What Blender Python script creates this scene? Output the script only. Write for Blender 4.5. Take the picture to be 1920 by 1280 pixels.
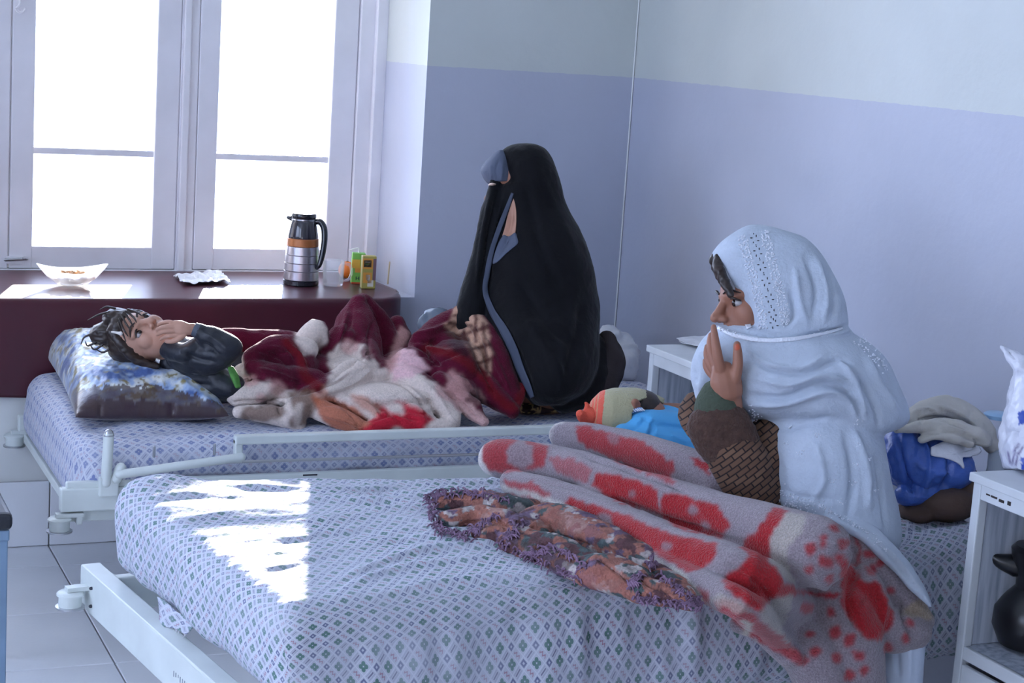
import bpy, bmesh, math, random
import numpy as np
from mathutils import Vector, Matrix
random.seed(7); rng = np.random.default_rng(7)
for o in list(bpy.data.objects): bpy.data.objects.remove(o)
S = bpy.context.scene
COL = S.collection
# ------------------------------------------------------------------ camera
FP = 3310.0                       # focal length in pixels of the 1920x1280 frame
def _cam():
    c = np.array([960., 640.])
    d2 = np.array([-500-c[0], -24-c[1], FP]); d2 /= np.linalg.norm(d2)
    d1 = np.array([8500-c[0], 560-c[1], FP]); d1 -= d2*(d1@d2); d1 /= np.linalg.norm(d1)
    return np.stack([d1, d2, np.cross(d1, d2)])
RM = _cam(); CC = np.array([0, 0, 1.65])
CR, CU, CF = RM[:, 0].copy(), -RM[:, 1].copy(), RM[:, 2].copy()
cam = bpy.data.objects.new('camera', bpy.data.cameras.new('camera')); COL.objects.link(cam)
cam.data.sensor_width = 36; cam.data.lens = FP/1920*36
m = Matrix.Identity(4)
for i in range(3):
    m[i][0], m[i][1], m[i][2], m[i][3] = CR[i], CU[i], -CF[i], CC[i]
cam.matrix_world = m
S.camera = cam
# ------------------------------------------------------------------ light
S.view_settings.view_transform = 'Standard'; S.view_settings.look = 'None'
S.view_settings.gamma = 1; S.view_settings.use_curve_mapping = False
S.view_settings.exposure = 1.50
W = bpy.data.worlds.new('sky'); S.world = W; W.use_nodes = True
W.node_tree.nodes['Background'].inputs[0].default_value = (.63, .755, 1.06, 1)
W.node_tree.nodes['Background'].inputs[1].default_value = 2.6
sl = bpy.data.lights.new('sun', 'SUN'); sl.energy = 15; sl.angle = .009; sl.color = (1, .96, .90)
sun = bpy.data.objects.new('sun', sl); COL.objects.link(sun)
sun.rotation_euler = Vector((-.295, -.932, -.207)).to_track_quat('-Z', 'Y').to_euler()
# ------------------------------------------------------------------ pixel <-> world helpers
def ray(px, py): return RM@np.array([px-960., py-640., FP])/FP
def D(px, py, d): return CC+d*ray(px, py)                     # world point at view depth d
def on(px, py, x=None, y=None, z=None):
    r = ray(px, py)
    for i, v in enumerate((x, y, z)):
        if v is not None: return CC+(v-CC[i])/r[i]*r
def Zp(px, py, z): return on(px, py, z=z)
def proj(V):
    q = (np.asarray(V)-CC)@RM
    return 960+FP*q[..., 0]/q[..., 2], 640+FP*q[..., 1]/q[..., 2], q[..., 2]
def dep(p): return float(proj(np.array(p))[2])
# ------------------------------------------------------------------ noise
def _h(i, j, k, s):
    n = (i*374761393+j*668265263+k*2147483647+s*974711) & 0x7fffffff
    n = ((n ^ (n >> 13))*1274126177) & 0x7fffffff
    return ((n ^ (n >> 16)) & 0xffff)/65535.
def noise(P, sc=1., seed=0):
    P = np.asarray(P)*sc; I = np.floor(P).astype(np.int64); Fr = P-I; Fr = Fr*Fr*(3-2*Fr)
    r = 0
    for a in (0, 1):
        for b in (0, 1):
            for c in (0, 1):
                w = (Fr[:, 0] if a else 1-Fr[:, 0])*(Fr[:, 1] if b else 1-Fr[:, 1])*(Fr[:, 2] if c else 1-Fr[:, 2])
                r = r+w*_h(I[:, 0]+a, I[:, 1]+b, I[:, 2]+c, seed)
    return r*2-1
def fbm(P, sc, n=3, seed=0): return sum(noise(P, sc*2**i, seed+i)*.5**i for i in range(n))
# ------------------------------------------------------------------ materials
MATS = {}
def srgb(r, g, b):
    f = lambda c: (c/255/12.92 if c/255 <= .04045 else ((c/255+.055)/1.055)**2.4)
    return (f(r), f(g), f(b), 1)
def mat(name, col=(.8, .8, .8, 1), rough=.6, metal=0, attr=None, var=.0, vscale=8, bump=0, bscale=60, spec=.5, sheen=0, trans=0, coat=0, alpha=1, detail=3):
    if name in MATS: return MATS[name]
    M = bpy.data.materials.new(name); M.use_nodes = True; nt = M.node_tree; b = nt.nodes['Principled BSDF']
    N, L = nt.nodes.new, nt.links.new
    b.inputs['Roughness'].default_value = rough; b.inputs['Metallic'].default_value = metal
    b.inputs['Specular IOR Level'].default_value = spec
    if sheen: b.inputs['Sheen Weight'].default_value = sheen; b.inputs['Sheen Roughness'].default_value = .4
    if trans: b.inputs['Transmission Weight'].default_value = trans
    if coat: b.inputs['Coat Weight'].default_value = coat
    if alpha < 1: b.inputs['Alpha'].default_value = alpha
    tc = N('ShaderNodeTexCoord')
    src = None
    if attr:
        a = N('ShaderNodeAttribute'); a.attribute_name = attr; src = a.outputs['Color']
    else:
        b.inputs['Base Color'].default_value = col
    if var:
        n = N('ShaderNodeTexNoise'); n.inputs['Scale'].default_value = vscale; n.inputs['Detail'].default_value = detail
        L(tc.outputs['Object'], n.inputs['Vector'])
        r = N('ShaderNodeMapRange'); r.inputs[1].default_value = .3; r.inputs[2].default_value = .7
        r.inputs[3].default_value = 1-var; r.inputs[4].default_value = 1+var
        L(n.outputs[0], r.inputs[0])
        mx = N('ShaderNodeVectorMath'); mx.operation = 'SCALE'
        if src: L(src, mx.inputs[0])
        else: mx.inputs[0].default_value = col[:3]
        L(r.outputs[0], mx.inputs['Scale']); src = mx.outputs[0]
    if src: L(src, b.inputs['Base Color'])
    if bump:
        n = N('ShaderNodeTexNoise'); n.inputs['Scale'].default_value = bscale; n.inputs['Detail'].default_value = 4
        L(tc.outputs['Object'], n.inputs['Vector'])
        bp = N('ShaderNodeBump'); bp.inputs['Strength'].default_value = bump; bp.inputs['Distance'].default_value = .01
        L(n.outputs[0], bp.inputs['Height']); L(bp.outputs[0], b.inputs['Normal'])
    MATS[name] = M
    return M
def glass(name, col, rough=.02, mixf=.9):
    if name in MATS: return MATS[name]
    M = bpy.data.materials.new(name); M.use_nodes = True; nt = M.node_tree; N, L = nt.nodes.new, nt.links.new
    nt.nodes.remove(nt.nodes['Principled BSDF']); out = nt.nodes['Material Output']
    t = N('ShaderNodeBsdfTransparent'); t.inputs[0].default_value = col
    g = N('ShaderNodeBsdfGlossy'); g.inputs['Roughness'].default_value = rough
    fr = N('ShaderNodeFresnel'); fr.inputs[0].default_value = 1.45
    mr = N('ShaderNodeMath'); mr.operation = 'MULTIPLY'; mr.inputs[1].default_value = mixf
    L(fr.outputs[0], mr.inputs[0])
    mx = N('ShaderNodeMixShader'); L(mr.outputs[0], mx.inputs[0]); L(t.outputs[0], mx.inputs[1]); L(g.outputs[0], mx.inputs[2]); L(mx.outputs[0], out.inputs[0])
    MATS[name] = M; return M
# ------------------------------------------------------------------ objects
def link(name, me, m=None, parent=None, smooth=False):
    if smooth: me.polygons.foreach_set('use_smooth', np.ones(len(me.polygons), bool))
    if m: me.materials.append(m)
    o = bpy.data.objects.new(name, me); COL.objects.link(o)
    if parent: o.parent = parent; o.matrix_parent_inverse = parent.matrix_world.inverted()
    return o
def tag(o, label, cat=None, group=None, kind=None):
    o['label'] = label
    if cat: o['category'] = cat
    if group: o['group'] = group
    if kind: o['kind'] = kind
    return o
def empty(name, label, cat, loc=(0, 0, 0), rz=0, group=None):
    o = bpy.data.objects.new(name, None); COL.objects.link(o); o.location = loc; o.rotation_euler = (0, 0, rz); o.empty_display_size = .05
    o.matrix_world = Matrix.Translation(loc)@Matrix.Rotation(rz, 4, 'Z')
    return tag(o, label, cat, group)
def struct(o): o['kind'] = 'structure'; return o
def fromdata(name, V, F, m=None, parent=None, smooth=True, cols=None, uv=None):
    me = bpy.data.meshes.new(name); V = np.asarray(V, float)
    if isinstance(F, np.ndarray) and F.ndim == 2:
        n, k = F.shape
        me.vertices.add(len(V)); me.vertices.foreach_set('co', V.ravel())
        me.loops.add(n*k); me.loops.foreach_set('vertex_index', F.ravel().astype(np.int32))
        me.polygons.add(n); me.polygons.foreach_set('loop_start', np.arange(0, n*k, k, dtype=np.int32))
        me.update(calc_edges=True); me.validate()
    else:
        me.from_pydata([tuple(v) for v in V], [], [tuple(int(i) for i in f) for f in F]); me.update()
    if cols is not None:
        a = me.color_attributes.new('Col', 'FLOAT_COLOR', 'POINT')
        c = np.ones((len(V), 4)); c[:, :3] = cols; a.data.foreach_set('color', c.ravel())
    return link(name, me, m, parent, smooth)
def box(name, lo, hi, m, parent=None, bev=.004, seg=2):
    bm = bmesh.new(); bmesh.ops.create_cube(bm, size=1)
    lo, hi = np.array(lo, float), np.array(hi, float); s = hi-lo; c = (hi+lo)/2
    for v in bm.verts: v.co = Vector((v.co.x*s[0]+c[0], v.co.y*s[1]+c[1], v.co.z*s[2]+c[2]))
    if bev: bmesh.ops.bevel(bm, geom=bm.edges[:], offset=min(bev, min(s)*.45), segments=seg, affect='EDGES', profile=.5)
    me = bpy.data.meshes.new(name); bm.to_mesh(me); bm.free()
    return link(name, me, m, parent, False)
def ringcap(V, F, rings, n, closed_ends=True):
    b = len(V)
    for r in rings: V.extend(r)
    k = len(rings)
    for i in range(k-1):
        for j in range(n):
            F.append((b+i*n+j, b+i*n+(j+1) % n, b+(i+1)*n+(j+1) % n, b+(i+1)*n+j))
    if closed_ends:
        F.append(tuple(b+j for j in range(n))[::-1]); F.append(tuple(b+(k-1)*n+j for j in range(n)))
def catmull(P, sub):
    P = np.asarray(P, float)
    if len(P) < 3 or sub < 2: return P if sub < 2 else np.concatenate([P[:1]+(P[1:]-P[:1])*t for t in np.linspace(0, 1, sub+1)[:, None]])
    Q = np.vstack([2*P[0]-P[1], P, 2*P[-1]-P[-2]]); out = []
    for i in range(1, len(Q)-2):
        p0, p1, p2, p3 = Q[i-1], Q[i], Q[i+1], Q[i+2]
        for t in np.arange(sub)/sub:
            out.append(.5*(2*p1+(p2-p0)*t+(2*p0-5*p1+4*p2-p3)*t*t+(3*p1-p0-3*p2+p3)*t**3))
    out.append(P[-1]); return np.array(out)
class Soup:
    """collects closed shapes; build() makes one mesh, solid() fuses them into one continuous skin"""
    def __init__(s): s.V, s.F = [], []
    def tube(s, pts, n=14, sub=5, flat=1., up=None, cap=True):
        """pts: (point, radius[, flat]); round ends; flat scales the thickness along `up`"""
        P = np.array([list(p[0])+[p[1], (p[2] if len(p) > 2 else flat)] for p in pts], float)
        P = catmull(P, sub); C = P[:, :3]; R = np.maximum(P[:, 3], .0004); FL = P[:, 4]
        T = np.gradient(C, axis=0); T /= np.linalg.norm(T, axis=1)[:, None]+1e-12
        u0 = np.array(up if up is not None else (0, 0, 1), float)
        if abs(T[0]@u0)/np.linalg.norm(u0) > .95: u0 = CF+.01
        rings = []
        def ring(c, t, r, fl):
            a = np.cross(t, u0); a /= np.linalg.norm(a)+1e-12; b = np.cross(a, t)
            th = np.arange(n)/n*2*np.pi
            return [tuple(c+r*(np.cos(x)*a+fl*np.sin(x)*b)) for x in th]
        if cap:
            for q in (.98, .8, .45): rings.append(ring(C[0]-T[0]*R[0]*min(FL[0], 1)*q, T[0], R[0]*math.sqrt(1-q*q), FL[0]))
        for c, t, r, fl in zip(C, T, R, FL): rings.append(ring(c, t, r, fl))
        if cap:
            for q in (.45, .8, .98): rings.append(ring(C[-1]+T[-1]*R[-1]*min(FL[-1], 1)*q, T[-1], R[-1]*math.sqrt(1-q*q), FL[-1]))
        ringcap(s.V, s.F, rings, n); return s
    def ell(s, c, rx, ry, rz, ax=None, n=20):
        """ellipsoid with half axes along ax (default camera right, up, forward)"""
        A = np.array(ax if ax is not None else (CR, CU, CF)); c = np.array(c); rings = []
        for p in np.linspace(-np.pi/2*.985, np.pi/2*.985, n//2+3):
            rings.append([tuple(c+rx*math.cos(p)*math.cos(t)*A[0]+ry*math.sin(p)*A[1]-rz*math.cos(p)*math.sin(t)*A[2]) for t in np.arange(n)/n*2*np.pi])
        ringcap(s.V, s.F, rings, n); return s
    def loft(s, rows, n=40, sub=3, e=2.2):
        """rows: (py, x_left, x_right, centre depth, half depth) in pixels of the frame and metres: stacked oval sections"""
        P = catmull(np.array(rows, float), sub); rings = []
        for py, xl, xr, dc, dh in P:
            xc = (xl+xr)/2; c = D(xc, py, dc); hw = abs(xr-xl)/2*dc/FP
            r = []
            for t in np.arange(n)/n*2*np.pi:
                cx, sx = math.cos(t), math.sin(t)
                r.append(tuple(c+CR*hw*math.copysign(abs(cx)**(2/e), cx)+CF*dh*math.copysign(abs(sx)**(2/e), sx)))
            rings.append(r)
        if rows[0][0] < rows[-1][0]: rings = rings[::-1]
        ringcap(s.V, s.F, rings, n); return s
    def lathe(s, c, prof, n=32, ax=(0, 0, 1)):
        ax = np.array(ax, float); ax /= np.linalg.norm(ax); a = np.cross(ax, (0, 1, 0) if abs(ax[1]) < .9 else (1, 0, 0)); a /= np.linalg.norm(a); b = np.cross(ax, a); c = np.array(c)
        ringcap(s.V, s.F, [[tuple(c+ax*z+r*(math.cos(t)*a+math.sin(t)*b)) for t in np.arange(n)/n*2*np.pi] for r, z in prof], n); return s
    def boxx(s, c, half, ax=None):
        A = np.array(ax if ax is not None else np.eye(3), float); c = np.array(c); b = len(s.V)
        for i in (-1, 1):
            for j in (-1, 1):
                for k in (-1, 1): s.V.append(tuple(c+i*half[0]*A[0]+j*half[1]*A[1]+k*half[2]*A[2]))
        for q in ((0, 1, 3, 2), (4, 6, 7, 5), (0, 4, 5, 1), (2, 3, 7, 6), (0, 2, 6, 4), (1, 5, 7, 3)): s.F.append(tuple(b+i for i in q))
        return s
    def build(s, name, m, parent=None, smooth=True):
        o = fromdata(name, s.V, s.F, m, parent, smooth)
        if smooth: o.data.set_sharp_from_angle(angle=.7)
        return o
    def solid(s, vox=.006, it=4, fac=.5):
        me = bpy.data.meshes.new('tmp'); me.from_pydata(s.V, [], s.F); me.update()
        bm = bmesh.new(); bm.from_mesh(me); bmesh.ops.recalc_face_normals(bm, faces=bm.faces); bm.to_mesh(me); bm.free()
        o = bpy.data.objects.new('tmp', me); COL.objects.link(o)
        r = o.modifiers.new('r', 'REMESH'); r.mode = 'VOXEL'; r.voxel_size = vox; r.adaptivity = 0
        if it: q = o.modifiers.new('s', 'SMOOTH'); q.iterations = it; q.factor = fac
        ev = o.evaluated_get(bpy.context.evaluated_depsgraph_get()); em = ev.to_mesh()
        nv, nf = len(em.vertices), len(em.polygons)
        V = np.zeros(nv*3); em.vertices.foreach_get('co', V)
        N = np.zeros(nv*3); em.vertices.foreach_get('normal', N)
        L = np.zeros(len(em.loops), np.int32); em.loops.foreach_get('vertex_index', L)
        assert len(L) == nf*4, (len(L), nf)
        ev.to_mesh_clear(); bpy.data.objects.remove(o); bpy.data.meshes.remove(me)
        return Skin(V.reshape(-1, 3), L.reshape(-1, 4), N.reshape(-1, 3))
def segdist(px, py, line):
    L = np.array(line, float); best = np.full(px.shape, 1e9); tt = np.zeros(px.shape); acc = 0
    tot = np.sum(np.linalg.norm(np.diff(L[:, :2], axis=0), axis=1))+1e-9
    for a, b in zip(L[:-1], L[1:]):
        d = b[:2]-a[:2]; l2 = d@d+1e-9; t = np.clip(((px-a[0])*d[0]+(py-a[1])*d[1])/l2, 0, 1)
        q = np.hypot(px-a[0]-t*d[0], py-a[1]-t*d[1]); m_ = q < best
        best = np.where(m_, q, best); tt = np.where(m_, (acc+t*math.sqrt(l2))/tot, tt); acc += math.sqrt(l2)
    return best, tt
def inpoly(px, py, poly):
    r = np.zeros(px.shape, bool); n = len(poly)
    for i in range(n):
        x1, y1 = poly[i]; x2, y2 = poly[(i+1) % n]
        if y1 == y2: continue
        r ^= ((y1 > py) != (y2 > py)) & (px < (x2-x1)*(py-y1)/(y2-y1)+x1)
    return r
class Skin:
    """a dense surface that can be creased and dyed before it becomes a mesh"""
    def __init__(s, V, F, N): s.V, s.F, s.N = V, F, N; s.C = None
    def renormal(s):
        a = np.cross(s.V[s.F[:, 2]]-s.V[s.F[:, 0]], s.V[s.F[:, 3]]-s.V[s.F[:, 1]]); N = np.zeros_like(s.V)
        for k in range(4): np.add.at(N, s.F[:, k], a)
        s.N = N/(np.linalg.norm(N, axis=1)[:, None]+1e-12)
    def strokes(s, L, front=True):
        """L: (pixel polyline, width px, height m) ridges (+) and creases (-), with tapered ends"""
        px, py, d = proj(s.V); disp = np.zeros(len(s.V)); fr = np.clip((-(s.N@CF)+.15)*2.2, 0, 1) if front else 1
        for line, w, h in L:
            line = catmull(np.array(line, float), 4)
            q, t = segdist(px, py, line)
            disp += h*np.exp(-(q/w)**2*1.6)*np.clip(np.minimum(t, 1-t)*5+.15, 0, 1)*fr
        s.V = s.V+s.N*disp[:, None]; s.renormal(); return s
    def bumpy(s, amp, sc, n=2, seed=0, stretch=(1, 1, 1)):
        s.V = s.V+s.N*(amp*fbm(s.V*np.array(stretch), sc, n, seed))[:, None]; s.renormal(); return s
    def dye(s, base, regs=(), warp=0, wsc=40, seed=3):
        """regs: (pixel polygon or (x,y,r) disc, colour, mix) real dye patterns of the cloth"""
        px, py, d = proj(s.V); n = len(s.V)
        if warp:
            px = px+warp*fbm(s.V, wsc, 3, seed); py = py+warp*fbm(s.V, wsc, 3, seed+9)
        s.C = np.tile(np.array(base[:3]), (n, 1)) if len(np.shape(base)) == 1 else base
        for r in regs:
            shp, col = r[0], np.array(r[1][:3]); mixv = r[2] if len(r) > 2 else 1
            if len(shp) == 3 and np.isscalar(shp[0]): w = np.clip((shp[2]-np.hypot(px-shp[0], py-shp[1]))/3+.5, 0, 1)
            elif len(r) > 3: q, t = segdist(px, py, catmull(np.array(shp, float), 4)); w = np.clip((r[3]-q)/3+.5, 0, 1)
            else: w = inpoly(px, py, shp).astype(float)
            w = (w*mixv)[:, None]; s.C = s.C*(1-w)+col*w
        return s
    def soften(s, n=2):
        for _ in range(n):
            a = np.zeros_like(s.C); k = np.zeros(len(s.C)); m_ = s.C[s.F].mean(1)
            for j in range(4): np.add.at(a, s.F[:, j], m_); np.add.at(k, s.F[:, j], 1)
            s.C = a/np.maximum(k, 1)[:, None]
        return s
    def build(s, name, m, parent=None): return fromdata(name, s.V, s.F, m, parent, True, s.C)
# ------------------------------------------------------------------ palette
white_paint = mat('white_paint', srgb(226, 228, 226), .45, var=.05, vscale=5, bump=.05, bscale=25)
frame_white = mat('bed_enamel', srgb(212, 219, 216), .38, var=.06, vscale=9)
steel = mat('steel', srgb(190, 192, 196), .28, 1)
dark_metal = mat('dark_metal', srgb(70, 72, 80), .4, .8)
sash_paint = mat('sash_paint', srgb(236, 234, 238), .4, var=.05, vscale=6, bump=.08, bscale=18)
grout = mat('grout', srgb(150, 150, 150), .9)
tile_m = mat('floor_tile', srgb(236, 238, 242), .25, var=.05, vscale=3, bump=.03, bscale=90)
def wall_material():
    M = bpy.data.materials.new('two_tone_wall'); M.use_nodes = True; nt = M.node_tree; b = nt.nodes['Principled BSDF']; N, L = nt.nodes.new, nt.links.new
    g = N('ShaderNodeNewGeometry'); sp = N('ShaderNodeSeparateXYZ'); L(g.outputs['Position'], sp.inputs[0])
    n0 = N('ShaderNodeTexNoise'); n0.inputs['Scale'].default_value = 30; L(g.outputs['Position'], n0.inputs['Vector'])
    ma = N('ShaderNodeMath'); ma.operation = 'MULTIPLY_ADD'; ma.inputs[1].default_value = .006; L(n0.outputs[0], ma.inputs[0]); L(sp.outputs[2], ma.inputs[2])
    gt = N('ShaderNodeMath'); gt.operation = 'GREATER_THAN'; gt.inputs[1].default_value = 1.543; L(ma.outputs[0], gt.inputs[0])
    n = N('ShaderNodeTexNoise'); n.inputs['Scale'].default_value = 2.2; n.inputs['Detail'].default_value = 6; L(g.outputs['Position'], n.inputs['Vector'])
    r = N('ShaderNodeMapRange'); r.inputs[1].default_value = .3; r.inputs[2].default_value = .7; r.inputs[3].default_value = .95; r.inputs[4].default_value = 1.04; L(n.outputs[0], r.inputs[0])
    mx = N('ShaderNodeMix'); mx.data_type = 'RGBA'; L(gt.outputs[0], mx.inputs[0])
    mx.inputs[6].default_value = srgb(184, 188, 203); mx.inputs[7].default_value = srgb(201, 206, 203)
    v = N('ShaderNodeVectorMath'); v.operation = 'SCALE'; L(mx.outputs[2], v.inputs[0]); L(r.outputs[0], v.inputs['Scale']); L(v.outputs[0], b.inputs['Base Color'])
    b.inputs['Roughness'].default_value = .42
    n2 = N('ShaderNodeTexNoise'); n2.inputs['Scale'].default_value = 7; n2.inputs['Detail'].default_value = 6; L(g.outputs['Position'], n2.inputs['Vector'])
    bp = N('ShaderNodeBump'); bp.inputs['Strength'].default_value = .25; bp.inputs['Distance'].default_value = .02; L(n2.outputs[0], bp.inputs['Height']); L(bp.outputs[0], b.inputs['Normal'])
    return M
wall_m = wall_material()
# ------------------------------------------------------------------ the room
XR, YB, YG, ZS, YL = 2.905, 5.60, 6.05, .775, 5.425      # right wall, back wall face, sash face, ledge top, ledge front
X0, Y0, ZC = -1.75, -1.3, 3.0
WX0, WX1, WZ1 = -.42, 2.125, 2.75                          # window opening
fl = struct(box('floor', (X0-.2, Y0-.2, -.12), (XR+.2, 6.4, -.008), grout, None, 0)); fl['label'] = 'pale grey square ceramic tile floor'
tile_me = None; T = .4253
for i in range(-4, 6):
    for j in range(-6, 3):
        x0, y0 = .884+i*T, 4.354+j*T
        if x0 < -.9 or x0+T > XR+.3 or y0 > YL-.03: continue
        if tile_me is None:
            t = box('floor_tile', (.002, .002, -.02), (T-.002, T-.002, 0), tile_m, fl, .002, 1); tile_me = t.data
        else: t = link('floor_tile', tile_me, None, fl)
        t.location = (x0, y0, 0)
struct(box('wall_right', (XR, Y0-.2, -.1), (XR+.2, 6.4, ZC), wall_m, None, 0))['label'] = 'right wall painted lavender grey below and cream above'
wb = Soup()
for lo, hi in (((WX1, YB, -.1), (XR+.1, 6.4, ZC)), ((X0-.2, YB, -.1), (WX0, 6.4, ZC)), ((WX0, YB, WZ1), (WX1, 6.4, ZC)), ((WX0, YB, -.1), (WX1, 6.4, ZS-.02))):
    lo, hi = np.array(lo), np.array(hi); wb.boxx((lo+hi)/2, (hi-lo)/2)
struct(wb.build('wall_back', wall_m, None, False))['label'] = 'window wall painted lavender grey below and cream above'
struct(box('ceiling', (X0-.2, Y0-.2, ZC), (XR+.2, 6.4, ZC+.1), white_paint, None, 0))
# left wall (out of frame) has an inferred ward window and a rear opening added for frontal fill: piers and lintel only
wl = Soup()
for lo, hi in (((X0-.15, 4.6, -.1), (X0, 6.4, ZC)), ((X0-.15, -.2, -.1), (X0, .5, ZC)), ((X0-.15, 2.0, -.1), (X0, 2.3, ZC)), ((X0-.15, Y0, -.1), (X0, -.1, ZC)), ((X0-.15, Y0, -.1), (X0, 6.4, .9)), ((X0-.15, Y0, 2.6), (X0, 6.4, ZC))):
    lo, hi = np.array(lo), np.array(hi); wl.boxx((lo+hi)/2, (hi-lo)/2)
struct(wl.build('wall_left', wall_m, None, False))
struct(box('wall_front', (X0-.2, Y0-.2, -.1), (XR+.2, Y0, ZC), wall_m, None, 0))
w2 = struct(box('window_2', (X0-.10, 2.3, .9), (X0-.04, 4.6, .96), sash_paint, None, .003)); w2['label'] = 'side window frame of the ward, outside the picture'
for y_ in (2.3, 3.03, 3.8, 4.54): box('stile', (X0-.10, y_, .95), (X0-.04, y_+.06, 2.6), sash_paint, w2, .003)
for y_ in (2.36, 3.09, 3.86): box('pane', (X0-.072, y_, .95), (X0-.068, y_+.68, 2.6), glass('window_glass', (.985, .99, 1, 1), .01), w2, 0)
struct(Soup().tube([((XR-.004, YB-.003, .05), .003), ((XR-.004, YB-.003, 2.99), .003)], 8, 1).build('trim_2', white_paint))['label'] = 'thin white rod standing in for the highlight along the room corner'  # added rod imitates the bright highlight line of the corner
# masonry ledge under the window, tiled skirting on it
led = struct(box('trim_1', (WX0-.3, YL+.012, -.05), (1.93, YB+.05, ZS-.012), white_paint, None, .01)); led['label'] = 'white painted masonry ledge below the window'
bb = struct(box('baseboard_back', (WX0-.3, YL-.004, -.02), (1.93, YL+.014, .205), grout, None, .001))
for i in range(-3, 3):
    x0 = .884+i*T
    b_ = box('skirting_tile', (x0+.002, YL-.012, .002), (min(x0+T-.002, 1.93), YL, .207), tile_m, bb, .002, 1)
# ------------------------------------------------------------------ window
win = bpy.data.objects.new('window_1', None); COL.objects.link(win); win['kind'] = 'structure'; win['label'] = 'white wooden casement window, glass blown out by daylight'
YF = YG+.09
def wbox(n, x0, x1, z0, z1, y0=YG, y1=YF, m=None, par=None, bev=.004): return box(n, (x0, y0, z0), (x1, y1, z1), m or sash_paint, par or win, bev)
wbox('jamb', 2.032, WX1+.01, ZS-.02, WZ1, YG-.015, YF+.02)
wbox('jamb_bead', 2.085, WX1+.005, ZS-.02, WZ1, YG-.04, YG-.01)
wbox('jamb', WX0-.01, WX0+.08, ZS-.02, WZ1, YG-.015, YF+.02)
wbox('head_rail', WX0, WX1, WZ1-.06, WZ1+.01, YG-.015, YF+.02)
wbox('bottom_rail', WX0, WX1, ZS-.03, ZS+.004, YG-.005, YF+.02)
wbox('mullion', 1.398, 1.462, ZS-.01, WZ1, YG+.004, YF+.02)
wbox('mullion_bead', 1.405, 1.43, ZS-.01, WZ1, YG-.012, YG+.01)
wbox('mullion', .215, .275, ZS-.01, WZ1, YG+.004, YF+.02)
pane_m = glass('window_glass', (.985, .99, 1, 1), .01)
def sash(x0, x1, gx0, gx1):
    s = wbox('sash', x0, gx0, ZS+.006, WZ1-.06)                       # hinge stile, carries the rest
    p = s
    wbox('stile', gx1, x1, ZS+.006, WZ1-.06, par=p)
    zc = [(ZS+.006, .856), (1.167, 1.189), (1.75, 1.772), (WZ1-.13, WZ1-.06)]
    for i, (a, b) in enumerate(zc): wbox('rail' if i in (0, 3) else 'glazing_bar', gx0-.002, gx1+.002, a, b, YG+(.003 if i in (0, 3) else .012), YF-.005, par=p, bev=.003)
    for (a, b), (c, d) in zip(zc[:-1], zc[1:]): wbox('pane', gx0-.003, gx1+.003, b-.003, c+.003, YG+.055, YG+.059, pane_m, p, 0)
    return s
sash(.838, 1.397, .913, 1.316); sash(1.463, 2.031, 1.534, 1.942); sash(.276, .834, .35, .76); sash(-.335, .214, -.26, .14)
lat = Soup().boxx(on(28, 487, y=YG-.004), (.028, .006, .012)); lo_ = lat.build('latch_plate', sash_paint, win, False)
Soup().tube([(on(10, 487, y=YG-.014), .0055), (on(50, 485, y=YG-.014), .0055)], 10, 3).build('latch_bolt', steel, lo_)
Soup().ell(on(46, 484, y=YG-.022), .008, .006, .008).build('latch_knob', steel, lo_)
hk = Soup().tube([(on(36, -8, y=YG-.01), .004), (on(37, 8, y=YG-.02), .004), (on(30, 17, y=YG-.025), .004), (on(38, 23, y=YG-.02), .004), (on(45, 17, y=YG-.012), .004)], 8, 5).build('window_hook', sash_paint, win)
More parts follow.
